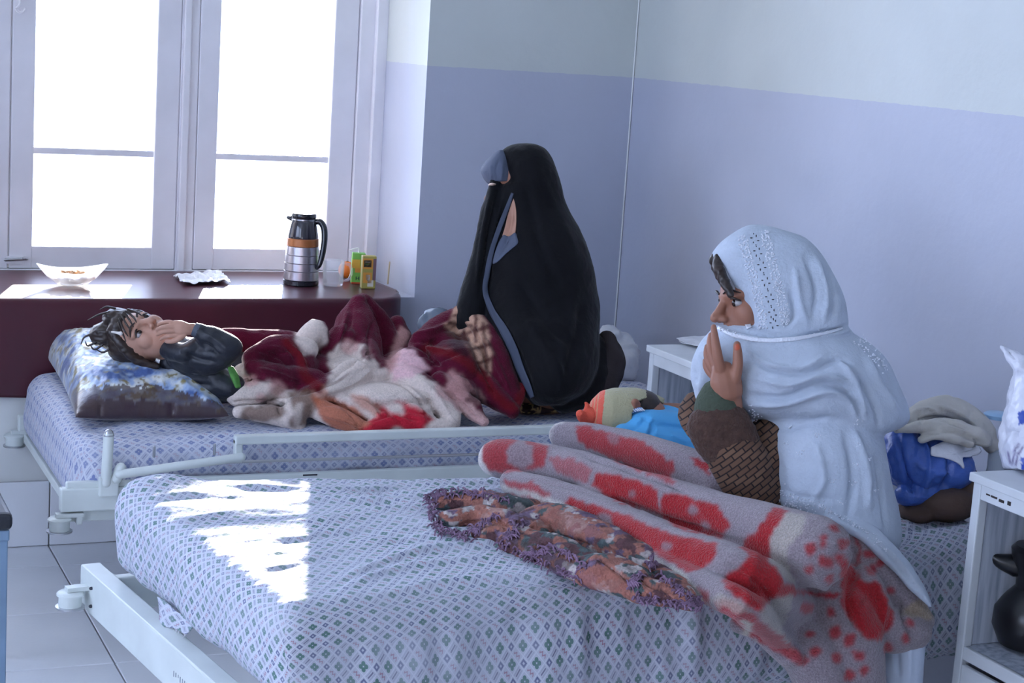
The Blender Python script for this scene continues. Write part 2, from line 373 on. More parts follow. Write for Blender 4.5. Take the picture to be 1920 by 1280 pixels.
# ------------------------------------------------------------------ cotton print with diamond lattice
def print_material(name, T, flower, ring, red, dash, base, line, dashcol):
    M = bpy.data.materials.new(name); M.use_nodes = True; nt = M.node_tree; b = nt.nodes['Principled BSDF']; N, L = nt.nodes.new, nt.links.new
    def m_(op, a, b_=None, c=None):
        n = N('ShaderNodeMath'); n.operation = op
        for i, v in enumerate((a, b_, c)):
            if v is None: continue
            if isinstance(v, (int, float)): n.inputs[i].default_value = v
            else: L(v, n.inputs[i])
        return n.outputs[0]
    uv = N('ShaderNodeUVMap'); uv.uv_map = 'UVMap'; sp = N('ShaderNodeSeparateXYZ'); L(uv.outputs[0], sp.inputs[0]); u, v = sp.outputs[0], sp.outputs[1]
    k = .7071/T
    p = m_('FRACT', m_('MULTIPLY', m_('ADD', u, v), k)); q = m_('FRACT', m_('MULTIPLY', m_('SUBTRACT', u, v), k))
    ap, aq = m_('ABSOLUTE', m_('SUBTRACT', p, .3)), m_('ABSOLUTE', m_('SUBTRACT', q, .3))
    bp_, bq = m_('ABSOLUTE', m_('SUBTRACT', p, .8)), m_('ABSOLUTE', m_('SUBTRACT', q, .8))
    lt = lambda a, t: m_('LESS_THAN', a, t)
    d2 = m_('ADD', m_('POWER', m_('SUBTRACT', ap, .098), 2.), m_('POWER', m_('SUBTRACT', aq, .098), 2.))
    fl_ = m_('MULTIPLY', lt(d2, .0112), m_('GREATER_THAN', m_('MAXIMUM', ap, aq), .022))
    mxr = m_('MAXIMUM', bp_, bq); rg = m_('MULTIPLY', lt(mxr, .135), m_('GREATER_THAN', mxr, .05))
    wob = m_('ABSOLUTE', m_('SUBTRACT', m_('SUBTRACT', p, .8), m_('MULTIPLY', m_('SINE', m_('MULTIPLY', q, 34.)), .055)))
    rd = m_('MULTIPLY', lt(wob, .045), lt(aq, .2))
    ds = m_('MULTIPLY', lt(bq, .035), lt(ap, .2))
    st = m_('MULTIPLY', m_('MULTIPLY', lt(bq, .13), m_('GREATER_THAN', bq, .085)), lt(ap, .23))
    el = lambda a: m_('MAXIMUM', lt(m_('ABSOLUTE', m_('SUBTRACT', a, .6)), .022), m_('GREATER_THAN', m_('ABSOLUTE', m_('SUBTRACT', a, .5)), .478))
    ln = m_('MAXIMUM', el(p), el(q))
    cur = None
    def over(mask, col, f=1.):
        nonlocal cur
        mx = N('ShaderNodeMix'); mx.data_type = 'RGBA'
        if f != 1: mask = m_('MULTIPLY', mask, f)
        L(mask, mx.inputs[0])
        if cur is None: mx.inputs[6].default_value = base
        else: L(cur, mx.inputs[6])
        mx.inputs[7].default_value = col; cur = mx.outputs[2]
    over(ln, line); over(st, ring, .35); over(ds, dash); over(rd, red, .85); over(rg, ring); over(fl_, flower)
    tc = N('ShaderNodeTexCoord'); n = N('ShaderNodeTexNoise'); n.inputs['Scale'].default_value = 14; n.inputs['Detail'].default_value = 5; L(tc.outputs['Object'], n.inputs['Vector'])
    fd = N('ShaderNodeMapRange'); fd.inputs[1].default_value = .35; fd.inputs[2].default_value = .75; fd.inputs[3].default_value = .10; fd.inputs[4].default_value = .60; L(n.outputs[0], fd.inputs[0])
    mx = N('ShaderNodeMix'); mx.data_type = 'RGBA'; L(fd.outputs[0], mx.inputs[0]); L(cur, mx.inputs[6]); mx.inputs[7].default_value = base
    L(mx.outputs[2], b.inputs['Base Color']); b.inputs['Roughness'].default_value = .85; b.inputs['Specular IOR Level'].default_value = .2
    n2 = N('ShaderNodeTexNoise'); n2.inputs['Scale'].default_value = 70; n2.inputs['Detail'].default_value = 3; L(tc.outputs['Object'], n2.inputs['Vector'])
    bp2 = N('ShaderNodeBump'); bp2.inputs['Strength'].default_value = .3; bp2.inputs['Distance'].default_value = .004; L(n2.outputs[0], bp2.inputs['Height']); L(bp2.outputs[0], b.inputs['Normal'])
    return M
print_green = print_material('green_flower_print', .0355, srgb(76, 118, 108), srgb(100, 106, 142), srgb(156, 102, 124), srgb(116, 114, 140), srgb(190, 194, 207), srgb(209, 212, 223), None)
print_blue = print_material('blue_flower_print', .040, srgb(112, 124, 172), srgb(132, 138, 176), srgb(180, 148, 166), srgb(140, 142, 172), srgb(190, 194, 208), srgb(208, 211, 222), None)
def mattress(name, O, rz, Ln, Wd, z0, z1, r, m, label, shape, st=.012, fh=0.):
    """rounded slab wrapped in printed cotton; shape(u, v, w, z) moves the points for sag and creases"""
    n = (int(Ln/st), int(Wd/st), max(6, int((z1-z0)/st)))
    verts, faces, uvs, idx = [], [], [], {}
    pts = []; fc = []; uvl = []; base = 0
    def grid(a, b, P, U):
        nonlocal base
        A, B = np.meshgrid(np.linspace(0, 1, a+1), np.linspace(0, 1, b+1), indexing='ij'); A, B = A.ravel(), B.ravel()
        pts.append(P(A, B)); uvl.append(U(A, B)); i, j = np.meshgrid(np.arange(a), np.arange(b), indexing='ij'); k = (base+i*(b+1)+j).ravel()
        fc.append(np.stack([k, k+b+1, k+b+2, k+1], 1)); base += (a+1)*(b+1)
    H = z1-z0; o = np.ones_like
    grid(n[0], n[1], lambda a, b: np.stack([a*Ln, b*Wd, o(a)*H], 1), lambda a, b: np.stack([a*Ln, b*Wd], 1))
    grid(n[0], n[2], lambda a, b: np.stack([a*Ln, b*0, b*H], 1), lambda a, b: np.stack([a*Ln, (b-1)*(H+fh)], 1))
    grid(n[1], n[2], lambda a, b: np.stack([a*0, (1-a)*Wd, b*H], 1), lambda a, b: np.stack([(b-1)*H, (1-a)*Wd], 1))
    grid(n[1], n[2], lambda a, b: np.stack([o(a)*Ln, a*Wd, b*H], 1), lambda a, b: np.stack([Ln+(1-b)*H, a*Wd], 1))
    grid(n[0], n[2], lambda a, b: np.stack([(1-a)*Ln, o(a)*Wd, b*H], 1), lambda a, b: np.stack([(1-a)*Ln, Wd+(1-b)*H], 1))
    grid(n[0], n[1], lambda a, b: np.stack([a*Ln, (1-b)*Wd, a*0], 1), lambda a, b: np.stack([a*Ln, b*Wd], 1))
    P = np.concatenate(pts); F = np.concatenate(fc); U = np.concatenate(uvl)
    key = np.round(P*20000).astype(np.int64); _, first, inv = np.unique(key, axis=0, return_index=True, return_inverse=True); inv = inv.ravel()
    UL = U[F]; F2 = inv[F]; P = P[first]
    dim = np.array([Ln, Wd, H]); rr = np.array([r, r, min(r, H*.48)])
    inner = np.clip(P, rr, dim-rr); d = (P-inner)/rr; ln = np.linalg.norm(d, axis=1)[:, None]; mx = np.abs(d).max(1)[:, None]
    P = inner+np.where(ln > 1e-9, d/np.maximum(ln, 1e-9)*mx, 0)*rr
    P[:, 2] += z0
    c, s_ = math.cos(rz), math.sin(rz)
    u, v = P[:, 0].copy(), P[:, 1].copy()
    Wp = np.stack([O[0]+c*u-s_*v, O[1]+s_*u+c*v, P[:, 2]], 1)
    Wp = shape(Wp, u, v, (P[:, 2]-z0)/H)
    ob = fromdata(name, Wp, F2, m, None, True)
    uvm = ob.data.uv_layers.new(name='UVMap'); uvm.data.foreach_set('uv', UL.reshape(-1))
    tag(ob, label, 'mattress'); return ob
A2 = math.radians(8); O2 = np.array([.893, 2.94]); U2 = np.array([math.cos(A2), math.sin(A2)]); V2 = np.array([-math.sin(A2), math.cos(A2)])
def shape2(P, u, v, w):
    g = lambda x, c, s: np.exp(-((x-c)/s)**2)
    P = P.copy(); top = np.clip((w-.45)/.5, 0, 1)
    P[:, 2] -= .05*g(u, 1.0, .45)*np.clip((v-.35)/.5, 0, 1)*top
    P[:, 2] += .028*g(u, .10, .10)*g(v, .9, .12)*top
    P[:, 2] -= .03*g(u, 1.45, .35)*g(v, .2, .35)*top                      # weight of the sitter
    uv = np.stack([u*2.6+v*1.1, v*15+u*1.5, u*0], 1)
    wr = fbm(uv, 1., 3, 11); wr2 = fbm(np.stack([u*9+v*4, v*34-u*6, u*0], 1), 1., 2, 21)
    P[:, 2] += (.0042*np.abs(wr)+.0013*wr2)*(1.15+2.2*np.clip((u-.45)/.5, 0, 1))*top
    px_, py_, _ = proj(P)
    for line, w_, h_ in (([(1000, 1010), (800, 1028), (600, 1100)], 7, .008), ([(960, 1045), (760, 1062), (620, 1112)], 7, .008), ([(900, 962), (700, 935), (480, 938)], 7, .007), ([(880, 990), (700, 968), (520, 980)], 7, .007), ([(820, 1005), (650, 1000), (500, 1022)], 6, -.006), ([(1100, 1092), (900, 1082), (690, 1118)], 7, .007), ([(780, 912), (600, 918), (400, 903)], 6, .006), ([(1180, 1120), (980, 1105), (800, 1130)], 6, .006), ([(560, 955), (440, 960), (300, 985)], 6, .005), ([(720, 1050), (600, 1050), (480, 1075)], 6, -.005), ([(860, 940), (760, 925), (640, 925)], 5, -.006), ([(900, 1020), (800, 1012), (700, 1018)], 5, -.006)):
        q_, t_ = segdist(px_, py_, catmull(np.array(line, float), 4)); P[:, 2] += h_*np.exp(-(q_/w_)**2*1.5)*np.clip(np.minimum(t_, 1-t_)*5, 0, 1)*top
    # creases fanning out from the sitter and from the left end
    sd = 1-top; fr = np.exp(-(v/.06)**2)*sd; le = np.exp(-(u/.06)**2)*sd
    hang = np.clip((.6-w)*1.8, 0, 1)*np.clip((u-.02)/.2, 0, 1)*np.exp(-(v/.12)**2)
    P[:, 2] -= .11*hang; P[:, :2] -= np.outer(.035*hang, V2)
    pl = fbm(np.stack([u*14, w*2., u*0+3], 1), 1., 2, 5)
    P[:, :2] += np.outer(-fr*(.012*pl+.012), V2)
    pl = fbm(np.stack([v*13, w*2.5, u*0+8], 1), 1., 2, 6)
    P[:, :2] += np.outer(-le*.008*pl+.018*np.clip((.7-w)/.7, 0, 1)**1.3*np.exp(-(u/.10)**2), U2)
    return P
m2 = mattress('mattress', O2, A2, 1.83, .94, .40, .605, .055, print_green, 'sunlit mattress in white cotton print with green flowers on the near bed', shape2, .0062, .09)
A1 = 0.; O1 = np.array([.80, 4.485]); U1 = np.array([math.cos(A1), math.sin(A1)]); V1 = np.array([-math.sin(A1), math.cos(A1)])
def shape1(P, u, v, w):
    g = lambda x, c, s: np.exp(-((x-c)/s)**2); P = P.copy(); top = np.clip((w-.45)/.5, 0, 1)
    wr = fbm(np.stack([u*5, v*9+u, u*0], 1), 1., 3, 31)
    P[:, 2] += .010*wr*top-.012*g(u, 1.3, .5)*top
    fr = np.exp(-(v/.05)**2)*(1-top); P[:, :2] += np.outer(-fr*.012*fbm(np.stack([u*9, w*2, u*0], 1), 1., 2, 33), V1)
    lw = np.clip((.55-w)*2, 0, 1); k1 = lw*np.exp(-(u/.10)**2); k2 = lw*np.exp(-(v/.07)**2)*np.clip((.26-u)/.1, 0, 1)
    P[:, 2] -= .055*np.maximum(k1, k2*.75); P[:, :2] -= np.outer(.022*k1, U1)+np.outer(.03*k2, V1)
    return P
m1 = mattress('mattress', O1, A1, 1.98, .92, .415, .553, .055, print_blue, 'mattress in white cotton print with blue flowers on the far bed', shape1, .011)
# ------------------------------------------------------------------ hospital beds (built in the bed's own axes)
def bed(O, rz, Ln, Wd, zt, label, kind):
    e = empty('hospital_bed', label, 'bed', (O[0], O[1], 0), rz)
    def L_(o): o.matrix_parent_inverse = Matrix.Identity(4); return o
    def bx(n, lo, hi, m=frame_white, bev=.004): return L_(box(n, lo, hi, m, e, bev))
    def tb(n, pts, m=frame_white, nseg=12, sub=1, par=None, flat=1):
        o = Soup().tube(pts, nseg, sub, flat).build(n, m, par or e); return L_(o)
    zb = zt-.055
    if kind == 2:
        # wide sheet-steel channel across the foot end
        f1 = bx('end_channel', (-.035, -.10, zt-.095), (-.025, Wd+.08, zt))
        bx('channel_flange', (-.035, -.10, zt-.006), (.012, Wd+.08, zt+.002))
        bx('channel_end', (-.035, Wd+.074, zt-.095), (.012, Wd+.08, zt))
        bx('channel_flange', (-.035, -.10, zt-.095), (-.005, Wd+.08, zt-.088))
        for zz in (zt-.03, zt-.072): tb('bolt', [((-.038, Wd-.005, zz), .004), ((-.030, Wd-.005, zz), .004)], dark_metal, 8)
        # faint stencilled maker's marks, unreadable in the photograph
        for k in range(7):
            bx('stencil_mark', (-.0356, .42-k*.012, zt-.058+.003*(k % 3)), (-.0348, .4225-k*.012+.001*(k % 2), zt-.046), mat('stencil_grey', srgb(130, 136, 148), .6), 0)
        ends = [(-.075, 1)]
    else:
        bx('end_beam', (-.004, -.03, zb-.03), (.012, Wd+.03, zt-.06))
    bx('side_beam', (-.02, .0, zb-.03), (Ln, .03, zt-.004)); bx('side_beam', (-.02, Wd-.03, zb-.03), (Ln, Wd, zt-.004))
    bx('head_beam', (Ln-.03, 0, zb-.03), (Ln, Wd, zt-.004))
    for k in range(7): bx('slat', (.1+k*(Ln-.3)/6, .03, zt-.02), (.16+k*(Ln-.3)/6, Wd-.03, zt-.008))
    for y in (.08, Wd-.08):
        for x in (.5, Ln-.28):
            lg = tb('leg', [((x, y, .07), .019), ((x, y, zb), .019)])
            tb('castor', [((x-.012, y, .035), .034), ((x+.012, y, .035), .034)], mat('rubber', srgb(120, 120, 126), .7), 16, 1, e)
    tb('cross_tube', [((.5, .08, .2), .014), ((.5, Wd-.08, .2), .014)]); tb('cross_tube', [((Ln-.28, .08, .2), .014), ((Ln-.28, Wd-.08, .2), .014)])
    tb('long_tube', [((.5, .08, .16), .014), ((Ln-.28, .08, .16), .014)])
    return e, bx, tb
b2, bx2, tb2 = bed(O2, A2, 1.83, .94, .398, 'white enamelled steel bed nearest the camera under the sunlit mattress', 2)
def bumper(e, x, y, z):
    def L_(o): o.matrix_parent_inverse = Matrix.Identity(4); return o
    L_(Soup().boxx((x+.025, y, z+.024), (.035, .012, .005)).build('bumper_arm', frame_white, e, False))
    L_(Soup().lathe((x, y, z), [(.004, -.016), (.026, -.016), (.026, .010), (.024, .012), (.004, .012)], 28).build('bumper_disc', frame_white, e))
    L_(Soup().lathe((x, y, z), [(.022, -.021), (.033, -.020), (.033, -.016), (.022, -.015)], 28).build('bumper_rim', steel, e))
    L_(Soup().lathe((x, y, z), [(.010, .011), (.031, .010), (.031, .014), (.026, .018), (.004, .0185)], 28).build('bumper_cap', frame_white, e))
bumper(b2, -.075, .965, .338); bumper(b2, -.075, -.045, .338)
b1, bx1, tb1 = bed(O1, A1, 1.98, .92, .428, 'white enamelled steel bed below the window under the lying child', 1)
bumper(b1, -.045, -.02, .345); bumper(b1, -.03, .90, .35)
# side guard of the far bed
fy = -.035
tb1('guard_post', [((.068, fy, .455), .014), ((.072, fy, .578), .014)], frame_white, 14)
tb1('post_cap', [((.072, fy, .580), .0145), ((.072, fy, .584), .012)], steel, 14)
bx1('guard_foot', (.05, fy-.008, .418), (.10, fy+.012, .47))
tb1('hinge_bracket', [((.095, fy, .465), .015), ((.105, fy, .492), .014)], frame_white)
tb1('swing_bar', [((.10, fy-.012, .478), .012), ((.42, fy-.012, .512), .012)], frame_white)
bx1('guard_upright', (.402, fy-.012, .495), (.424, fy+.01, .560))
bx1('guard_rail', (.402, fy-.014, .545), (1.58, fy+.012, .570))
tb1('guard_rod', [((.33, fy-.006, .498), .004), ((1.58, fy-.006, .490), .004)], steel, 8)
bx1('side_plate', (-.03, -.022, .385), (1.60, -.002, .455)); bx1('corner_plate', (-.045, -.03, .378), (.13, .0, .44))
bx1('slot', (.60, -.0235, .447), (.64, -.0215, .451), dark_metal, 0)
for k in (.19, .19+.16): tb1('pin', [((k, fy, .52), .004), ((k, fy, .545), .004)], steel, 8)

def flap():
    n = 14; q = [D(296, 1118, 3.73), D(368, 1170, 3.60), D(352, 1188, 3.60), D(300, 1170, 3.70)]; V, F, U = [], [], []
    for i in range(n):
        for j in range(n):
            a, b = i/(n-1), j/(n-1); p = (q[0]*(1-a)+q[1]*a)*(1-b)+(q[3]*(1-a)+q[2]*a)*b
            V.append(p+CF*.008*math.sin(a*9+b*3)); U.append((a*.09, b*.05))
    for i in range(n-1):
        for j in range(n-1): F.append((i*n+j, (i+1)*n+j, (i+1)*n+j+1, i*n+j+1))
    o = fromdata('frayed_flap', V, F, print_green, m2, True); uv = o.data.uv_layers.new(name='UVMap')
    for l in o.data.loops: uv.data[l.index].uv = U[l.vertex_index]
    o.modifiers.new('t', 'SOLIDIFY').thickness = .002
    th = Soup()
    for k in range(12):
        x, y = 304+k*4, 1170+k*1.4; dd = 3.70-k*.008; th.tube([(D(x, y, dd), .0009), (D(x+random.uniform(-4, 8), y+8, dd), .0008), (D(x+random.uniform(-12, 12), y+random.uniform(10, 22), dd), .0005)], 5, 4)
    t = th.build('loose_threads', paperish, o); t['kind'] = 'stuff'
paperish = mat('cotton_thread', srgb(220, 220, 226), .9)
flap()
# ------------------------------------------------------------------ burgundy oilcloth on the ledge
oil = mat('oilcloth', srgb(74, 26, 40), .33, var=.10, vscale=6, bump=.06, bscale=14, spec=.5)
def oilcloth():
    out = [(WX0-.2, YL-.006)]
    arc = [(1.90, YL-.006), (1.955, YL+.004), (2.0, YL+.03), (2.035, YL+.07), (2.055, YL+.12), (2.065, YL+.17)]
    xs = np.linspace(WX0-.2, 1.86, 60); out = [(x, YL-.006) for x in xs]+arc
    n = len(out); V, F = [], []
    z = ZS+.003
    back = [(min(x, 2.07), YG-.02) for x, y in out]; back[-6:] = [(2.06, YG-.02)]*0+[(1.93+.023*i, YG-.02) for i in range(6)]
    rows = []
    ys = np.linspace(0, 1, 26)
    for t in ys: rows.append([(bx_+(x-bx_)*t, by+(y+.02-by)*t, z) for (x, y), (bx_, by) in zip(out, back)])
    def shift(pts, dout, dz):   # outward offset of outline
        r = []
        for i, (x, y) in enumerate(pts):
            a, b = np.array(pts[max(i-1, 0)]), np.array(pts[min(i+1, n-1)]); t = (b-a)/np.linalg.norm(b-a); nrm = np.array([t[1], -t[0]])
            r.append((x+nrm[0]*dout, y+nrm[1]*dout, z+dz))
        return r
    for d_, dz in ((-.010, -.001), (-.003, -.006), (0, -.014)): rows.append(shift(out, d_, dz))
    for k, dz in enumerate(np.linspace(-.03, -.30, 24)):
        r = shift(out, 0, dz); f_ = (k+1)/24
        r = [(x, y-.012*f_*(.5+.5*math.sin(x*17+1.3*math.sin(x*5)))-.004*f_, zz-.004*math.sin(x*9)*f_) for x, y, zz in r]; rows.append(r)
    for r in rows: V.extend(r)
    for i in range(len(rows)-1):
        for j in range(n-1): F.append((i*n+j, (i+1)*n+j, (i+1)*n+j+1, i*n+j+1))
    o = fromdata('oilcloth', V, F, oil, None, True)
    md = o.modifiers.new('thick', 'SOLIDIFY'); md.thickness = .002; md.offset = -1
    return tag(o, 'glossy burgundy oilcloth spread over the window ledge', 'tablecloth')
oilcloth()
ZT = ZS+.0035
def whitened_glass(name, k):  # white scatter mixed into clear glass stands in for its sunlit glow
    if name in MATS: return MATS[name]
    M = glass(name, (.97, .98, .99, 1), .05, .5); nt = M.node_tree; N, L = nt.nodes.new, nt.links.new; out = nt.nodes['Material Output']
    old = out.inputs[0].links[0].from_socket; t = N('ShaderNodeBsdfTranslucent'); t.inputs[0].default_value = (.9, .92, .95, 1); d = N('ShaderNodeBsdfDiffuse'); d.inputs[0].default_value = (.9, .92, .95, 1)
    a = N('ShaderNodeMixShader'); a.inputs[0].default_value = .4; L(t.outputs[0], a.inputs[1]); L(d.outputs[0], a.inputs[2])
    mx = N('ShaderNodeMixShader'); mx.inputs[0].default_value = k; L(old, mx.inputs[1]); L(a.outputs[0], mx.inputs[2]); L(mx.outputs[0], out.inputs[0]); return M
# ------------------------------------------------------------------ thermos
d_ = on(564, 533, z=ZT); th = empty('thermos', 'silver and brown vacuum flask with black handle on the ledge', 'thermos', d_)
steel_b = mat('brushed_steel', srgb(196, 192, 198), .30, .9, var=.05, vscale=12); blk = mat('black_plastic', srgb(34, 36, 44), .22, coat=.4); amber = mat('amber_band', srgb(178, 112, 66), .35, .3)
gw = .0608
def ts(n, prof, m, par=th): return Soup().lathe(d_, prof, 40).build(n, m, par)
ts('base_ring', [(.0575, 0), (.0605, .003), (.0605, .016), (.057, .018)], blk)
zz = .018
for k, (r0, r1, h) in enumerate(((.0595, .059, .031), (.059, .058, .027), (.058, .0565, .027), (.0565, .055, .030))):
    ts('steel_band', [(r0-.002, zz), (r0, zz+.0015), (r1, zz+h-.0015), (r1-.002, zz+h)], steel_b); zz += h
ts('amber_band', [(.0535, zz), (.0548, zz+.0015), (.0535, zz+.025), (.052, zz+.0265)], amber); zz += .0265
ts('shoulder', [(.052, zz), (.0525, zz+.006), (.047, zz+.035), (.0425, zz+.058), (.041, zz+.060)], mat('smoke_plastic', srgb(52, 50, 58), .18, coat=.6)); zz += .06
ts('neck_ring', [(.040, zz), (.0415, zz+.001), (.0415, zz+.006), (.040, zz+.007)], steel); zz += .007
ts('lid', [(.041, zz), (.0425, zz+.002), (.0425, zz+.013), (.040, zz+.018), (.01, zz+.0185)], blk)
sp_ = d_+np.array([0, 0, zz-.002]); Soup().tube([(sp_-CR*.036, .010), (sp_-CR*.052+CU*.004, .006)], 12, 2).build('spout', blk, th)
h0 = d_+np.array([0, 0, zz-.012])
Soup().tube([(h0+CR*.040, .010), (h0+CR*.057+CU*-.002, .011), (h0+CR*.069-CU*.022, .011), (h0+CR*.071-CU*.06, .0105), (h0+CR*.064-CU*.11, .010), (h0+CR*.054-CU*.145, .0085), (h0+CR*.046-CU*.158, .005)], 14, 5).build('handle', blk, th)
# ------------------------------------------------------------------ glass mug, orange, cartons, stick
gl = whitened_glass('clear_glass', .12)
d_ = on(624, 535, z=ZT); mg = empty('glass_mug', 'clear glass mug with handle beside the thermos', 'mug', d_)
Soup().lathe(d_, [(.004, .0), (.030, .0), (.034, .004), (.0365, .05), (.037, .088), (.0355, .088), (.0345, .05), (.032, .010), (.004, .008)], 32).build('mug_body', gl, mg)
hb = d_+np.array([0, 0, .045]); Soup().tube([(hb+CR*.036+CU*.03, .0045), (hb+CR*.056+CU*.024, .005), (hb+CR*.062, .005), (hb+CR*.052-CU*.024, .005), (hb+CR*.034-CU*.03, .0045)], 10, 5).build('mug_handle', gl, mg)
d_ = on(650, 522, z=ZT)+np.array([0, 0, .031]); og = empty('orange', 'small orange fruit behind the glass mug', 'fruit', d_)
Soup().ell(d_, .031, .030, .031).build('peel', mat('orange_peel', srgb(226, 120, 40), .45, bump=.2, bscale=160), og); Soup().lathe(d_+np.array([0, 0, .0285]), [(.001, 0), (.005, .001), (.003, .003)], 10).build('stem_end', mat('stem_green', srgb(70, 80, 50), .7), og)
def carton(name, label, base, w, dp, h, rz, body, patches, straw):
    e = empty(name, label, 'carton', base, rz)
    def lc(o): o.matrix_parent_inverse = Matrix.Identity(4); return o
    b = lc(box('carton_body', (-w/2, -dp/2, 0), (w/2, dp/2, h), body, e, .0025))
    for k, (n, x0, x1, z0, z1, m) in enumerate(patches): lc(box(n, (x0, -dp/2-.0006, z0), (x1, -dp/2+.001, z1), m, e, 0))
    if straw:
        o = lc(Soup().tube([((0, 0, h), .0022), ((0, 0, h+.012), .0022), ((-.008, 0, h+.016), .0022), ((-.032, -.004, h+.008), .0022)], 8, 4).build('straw', mat('straw_white', srgb(240, 240, 240), .4), e))
    return e
P_ = lambda n, r, g, b: mat(n, srgb(r, g, b), .4)
yel, grn, red_, mango, navy, pale = P_('print_yellow', 222, 176, 70), P_('print_green', 120, 186, 84), P_('print_red', 206, 84, 56), P_('print_mango', 214, 150, 66), P_('print_navy', 44, 56, 58), P_('print_pale', 214, 206, 190)
carton('juice_carton', 'green and yellow drink carton with bent white straw, set back', on(670, 531, z=ZT), .046, .034, .107, -.25, grn,
       [('printed_band', -.0228, .0228, .001, .006, red_), ('printed_panel', -.0228, .006, .055, .085, yel), ('printed_panel', -.012, .0228, .040, .060, mango), ('printed_mark', -.008, -.005, .014, .026, navy), ('printed_mark', -.005, .001, .019, .021, navy), ('printed_mark', .001, .004, .014, .026, navy)], True)
carton('juice_carton', 'drink carton with dark panel and fruit picture, standing in front', on(689, 540, z=ZT), .048, .036, .112, -.18, P_('print_olive', 172, 158, 84),
       [('printed_band', -.023, .012, .068, .104, mango), ('printed_panel', -.019, .007, .074, .098, navy), ('lettering', -.015, .003, .090, .093, pale), ('lettering', -.015, -.001, .083, .086, grn), ('fruit_picture', -.020, .010, .020, .056, mango), ('fruit_picture', -.010, .004, .030, .048, pale), ('fruit_picture', -.004, .016, .008, .03, pale), ('printed_band', .013, .0235, .03, .104, P_('print_mauve', 120, 92, 100))], False)
d_ = on(727, 533, z=ZT); tag(Soup().tube([(d_+np.array([0, 0, .003]), .003), (d_+np.array([.01, .02, .075]), .0025)], 8, 2).build('wooden_stick', mat('pale_wood', srgb(206, 186, 150), .7)), 'thin pale wooden stick leaning in the window corner', 'stick')
# ------------------------------------------------------------------ cut glass bowl of leftovers, folded sheet
d_ = on(135, 535, z=ZT); bw = empty('glass_bowl', 'clear cut-glass boat bowl holding leftover food', 'bowl', d_)
def bowl():
    V, F = [], []; n = 48; prof = [(.02, .0), (.045, .004), (.075, .022), (.095, .042), (.106, .054), (.104, .055), (.092, .044), (.072, .026), (.042, .009), (.006, .006)]; rings = []
    for r, z in prof:
        rg = []
        for t in np.arange(n)/n*2*np.pi:
            sx = 1+.06*abs(math.cos(t))*r/.1; k = z*(1+.30*abs(math.cos(t))**2.5-.12*abs(math.sin(t)))
            rg.append((d_[0]+r*sx*math.cos(t)*(1+.012*math.cos(12*t)), d_[1]+r*.72*math.sin(t)*(1+.012*math.cos(12*t)), d_[2]+k))
        rings.append(rg)
    ringcap(V, F, rings, n); return fromdata('bowl_glass', V, F, whitened_glass('cut_glass', .45), bw)
bowl()
fo = Soup()
for k in range(70):
    a, r = random.random()*6.28, random.random()**.5; p = d_+np.array([.070*r*math.cos(a), .05*r*math.sin(a), .026+.022*(1-r*r)*random.random()])
    q = p+np.array([random.uniform(-.02, .02), random.uniform(-.02, .02), random.uniform(-.002, .008)]); fo.tube([(p, random.uniform(.003, .006)), (q, random.uniform(.002, .005))], 6, 1)
tag(fo.build('leftover_food', mat('food', srgb(206, 168, 130), .6, var=.35, vscale=40)), 'beige and orange leftover food heaped in the glass bowl', 'food', None, 'stuff')
def crumple(name, quad, m, label, cat, amp=.006, n=26, z=.004, fold=True):
    q = np.array(quad); V, F = [], []
    for i in range(n):
        for j in range(n):
            s, t = i/(n-1), j/(n-1); p = (q[0]*(1-s)+q[1]*s)*(1-t)+(q[3]*(1-s)+q[2]*s)*t; V.append(p)
    V = np.array(V); V[:, 2] += z+amp*(1+fbm(V, 45, 3, 4))*1.0
    for i in range(n-1):
        for j in range(n-1): F.append((i*n+j, (i+1)*n+j, (i+1)*n+j+1, i*n+j+1))
    o = fromdata(name, V, F, m, None, False); o.modifiers.new('t', 'SOLIDIFY').thickness = .0015
    return tag(o, label, cat)
paper = mat('white_film', srgb(226, 228, 234), .35, bump=.2, bscale=50)
crumple('folded_bag', [on(325, 520, z=ZT), on(410, 513, z=ZT), on(432, 533, z=ZT), on(345, 537, z=ZT)], paper, 'flat folded white plastic bag lying on the burgundy ledge cloth', 'bag', .007)
# ------------------------------------------------------------------ bedside cabinets
cab_m = mat('cabinet_paint', srgb(216, 220, 224), .5, var=.09, vscale=7, bump=.12, bscale=20)
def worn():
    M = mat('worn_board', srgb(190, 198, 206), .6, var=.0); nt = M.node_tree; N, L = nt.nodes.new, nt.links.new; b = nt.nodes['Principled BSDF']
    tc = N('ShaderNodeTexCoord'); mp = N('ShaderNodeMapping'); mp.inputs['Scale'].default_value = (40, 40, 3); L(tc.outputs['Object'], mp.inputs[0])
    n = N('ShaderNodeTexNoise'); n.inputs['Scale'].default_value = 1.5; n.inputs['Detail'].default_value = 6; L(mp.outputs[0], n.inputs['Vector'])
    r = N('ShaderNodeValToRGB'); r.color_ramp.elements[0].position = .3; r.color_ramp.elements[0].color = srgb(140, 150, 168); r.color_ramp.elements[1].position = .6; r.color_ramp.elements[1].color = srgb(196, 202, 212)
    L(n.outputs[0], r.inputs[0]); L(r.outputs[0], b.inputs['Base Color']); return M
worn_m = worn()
chip_m = mat('chipped', srgb(56, 50, 50), .8)
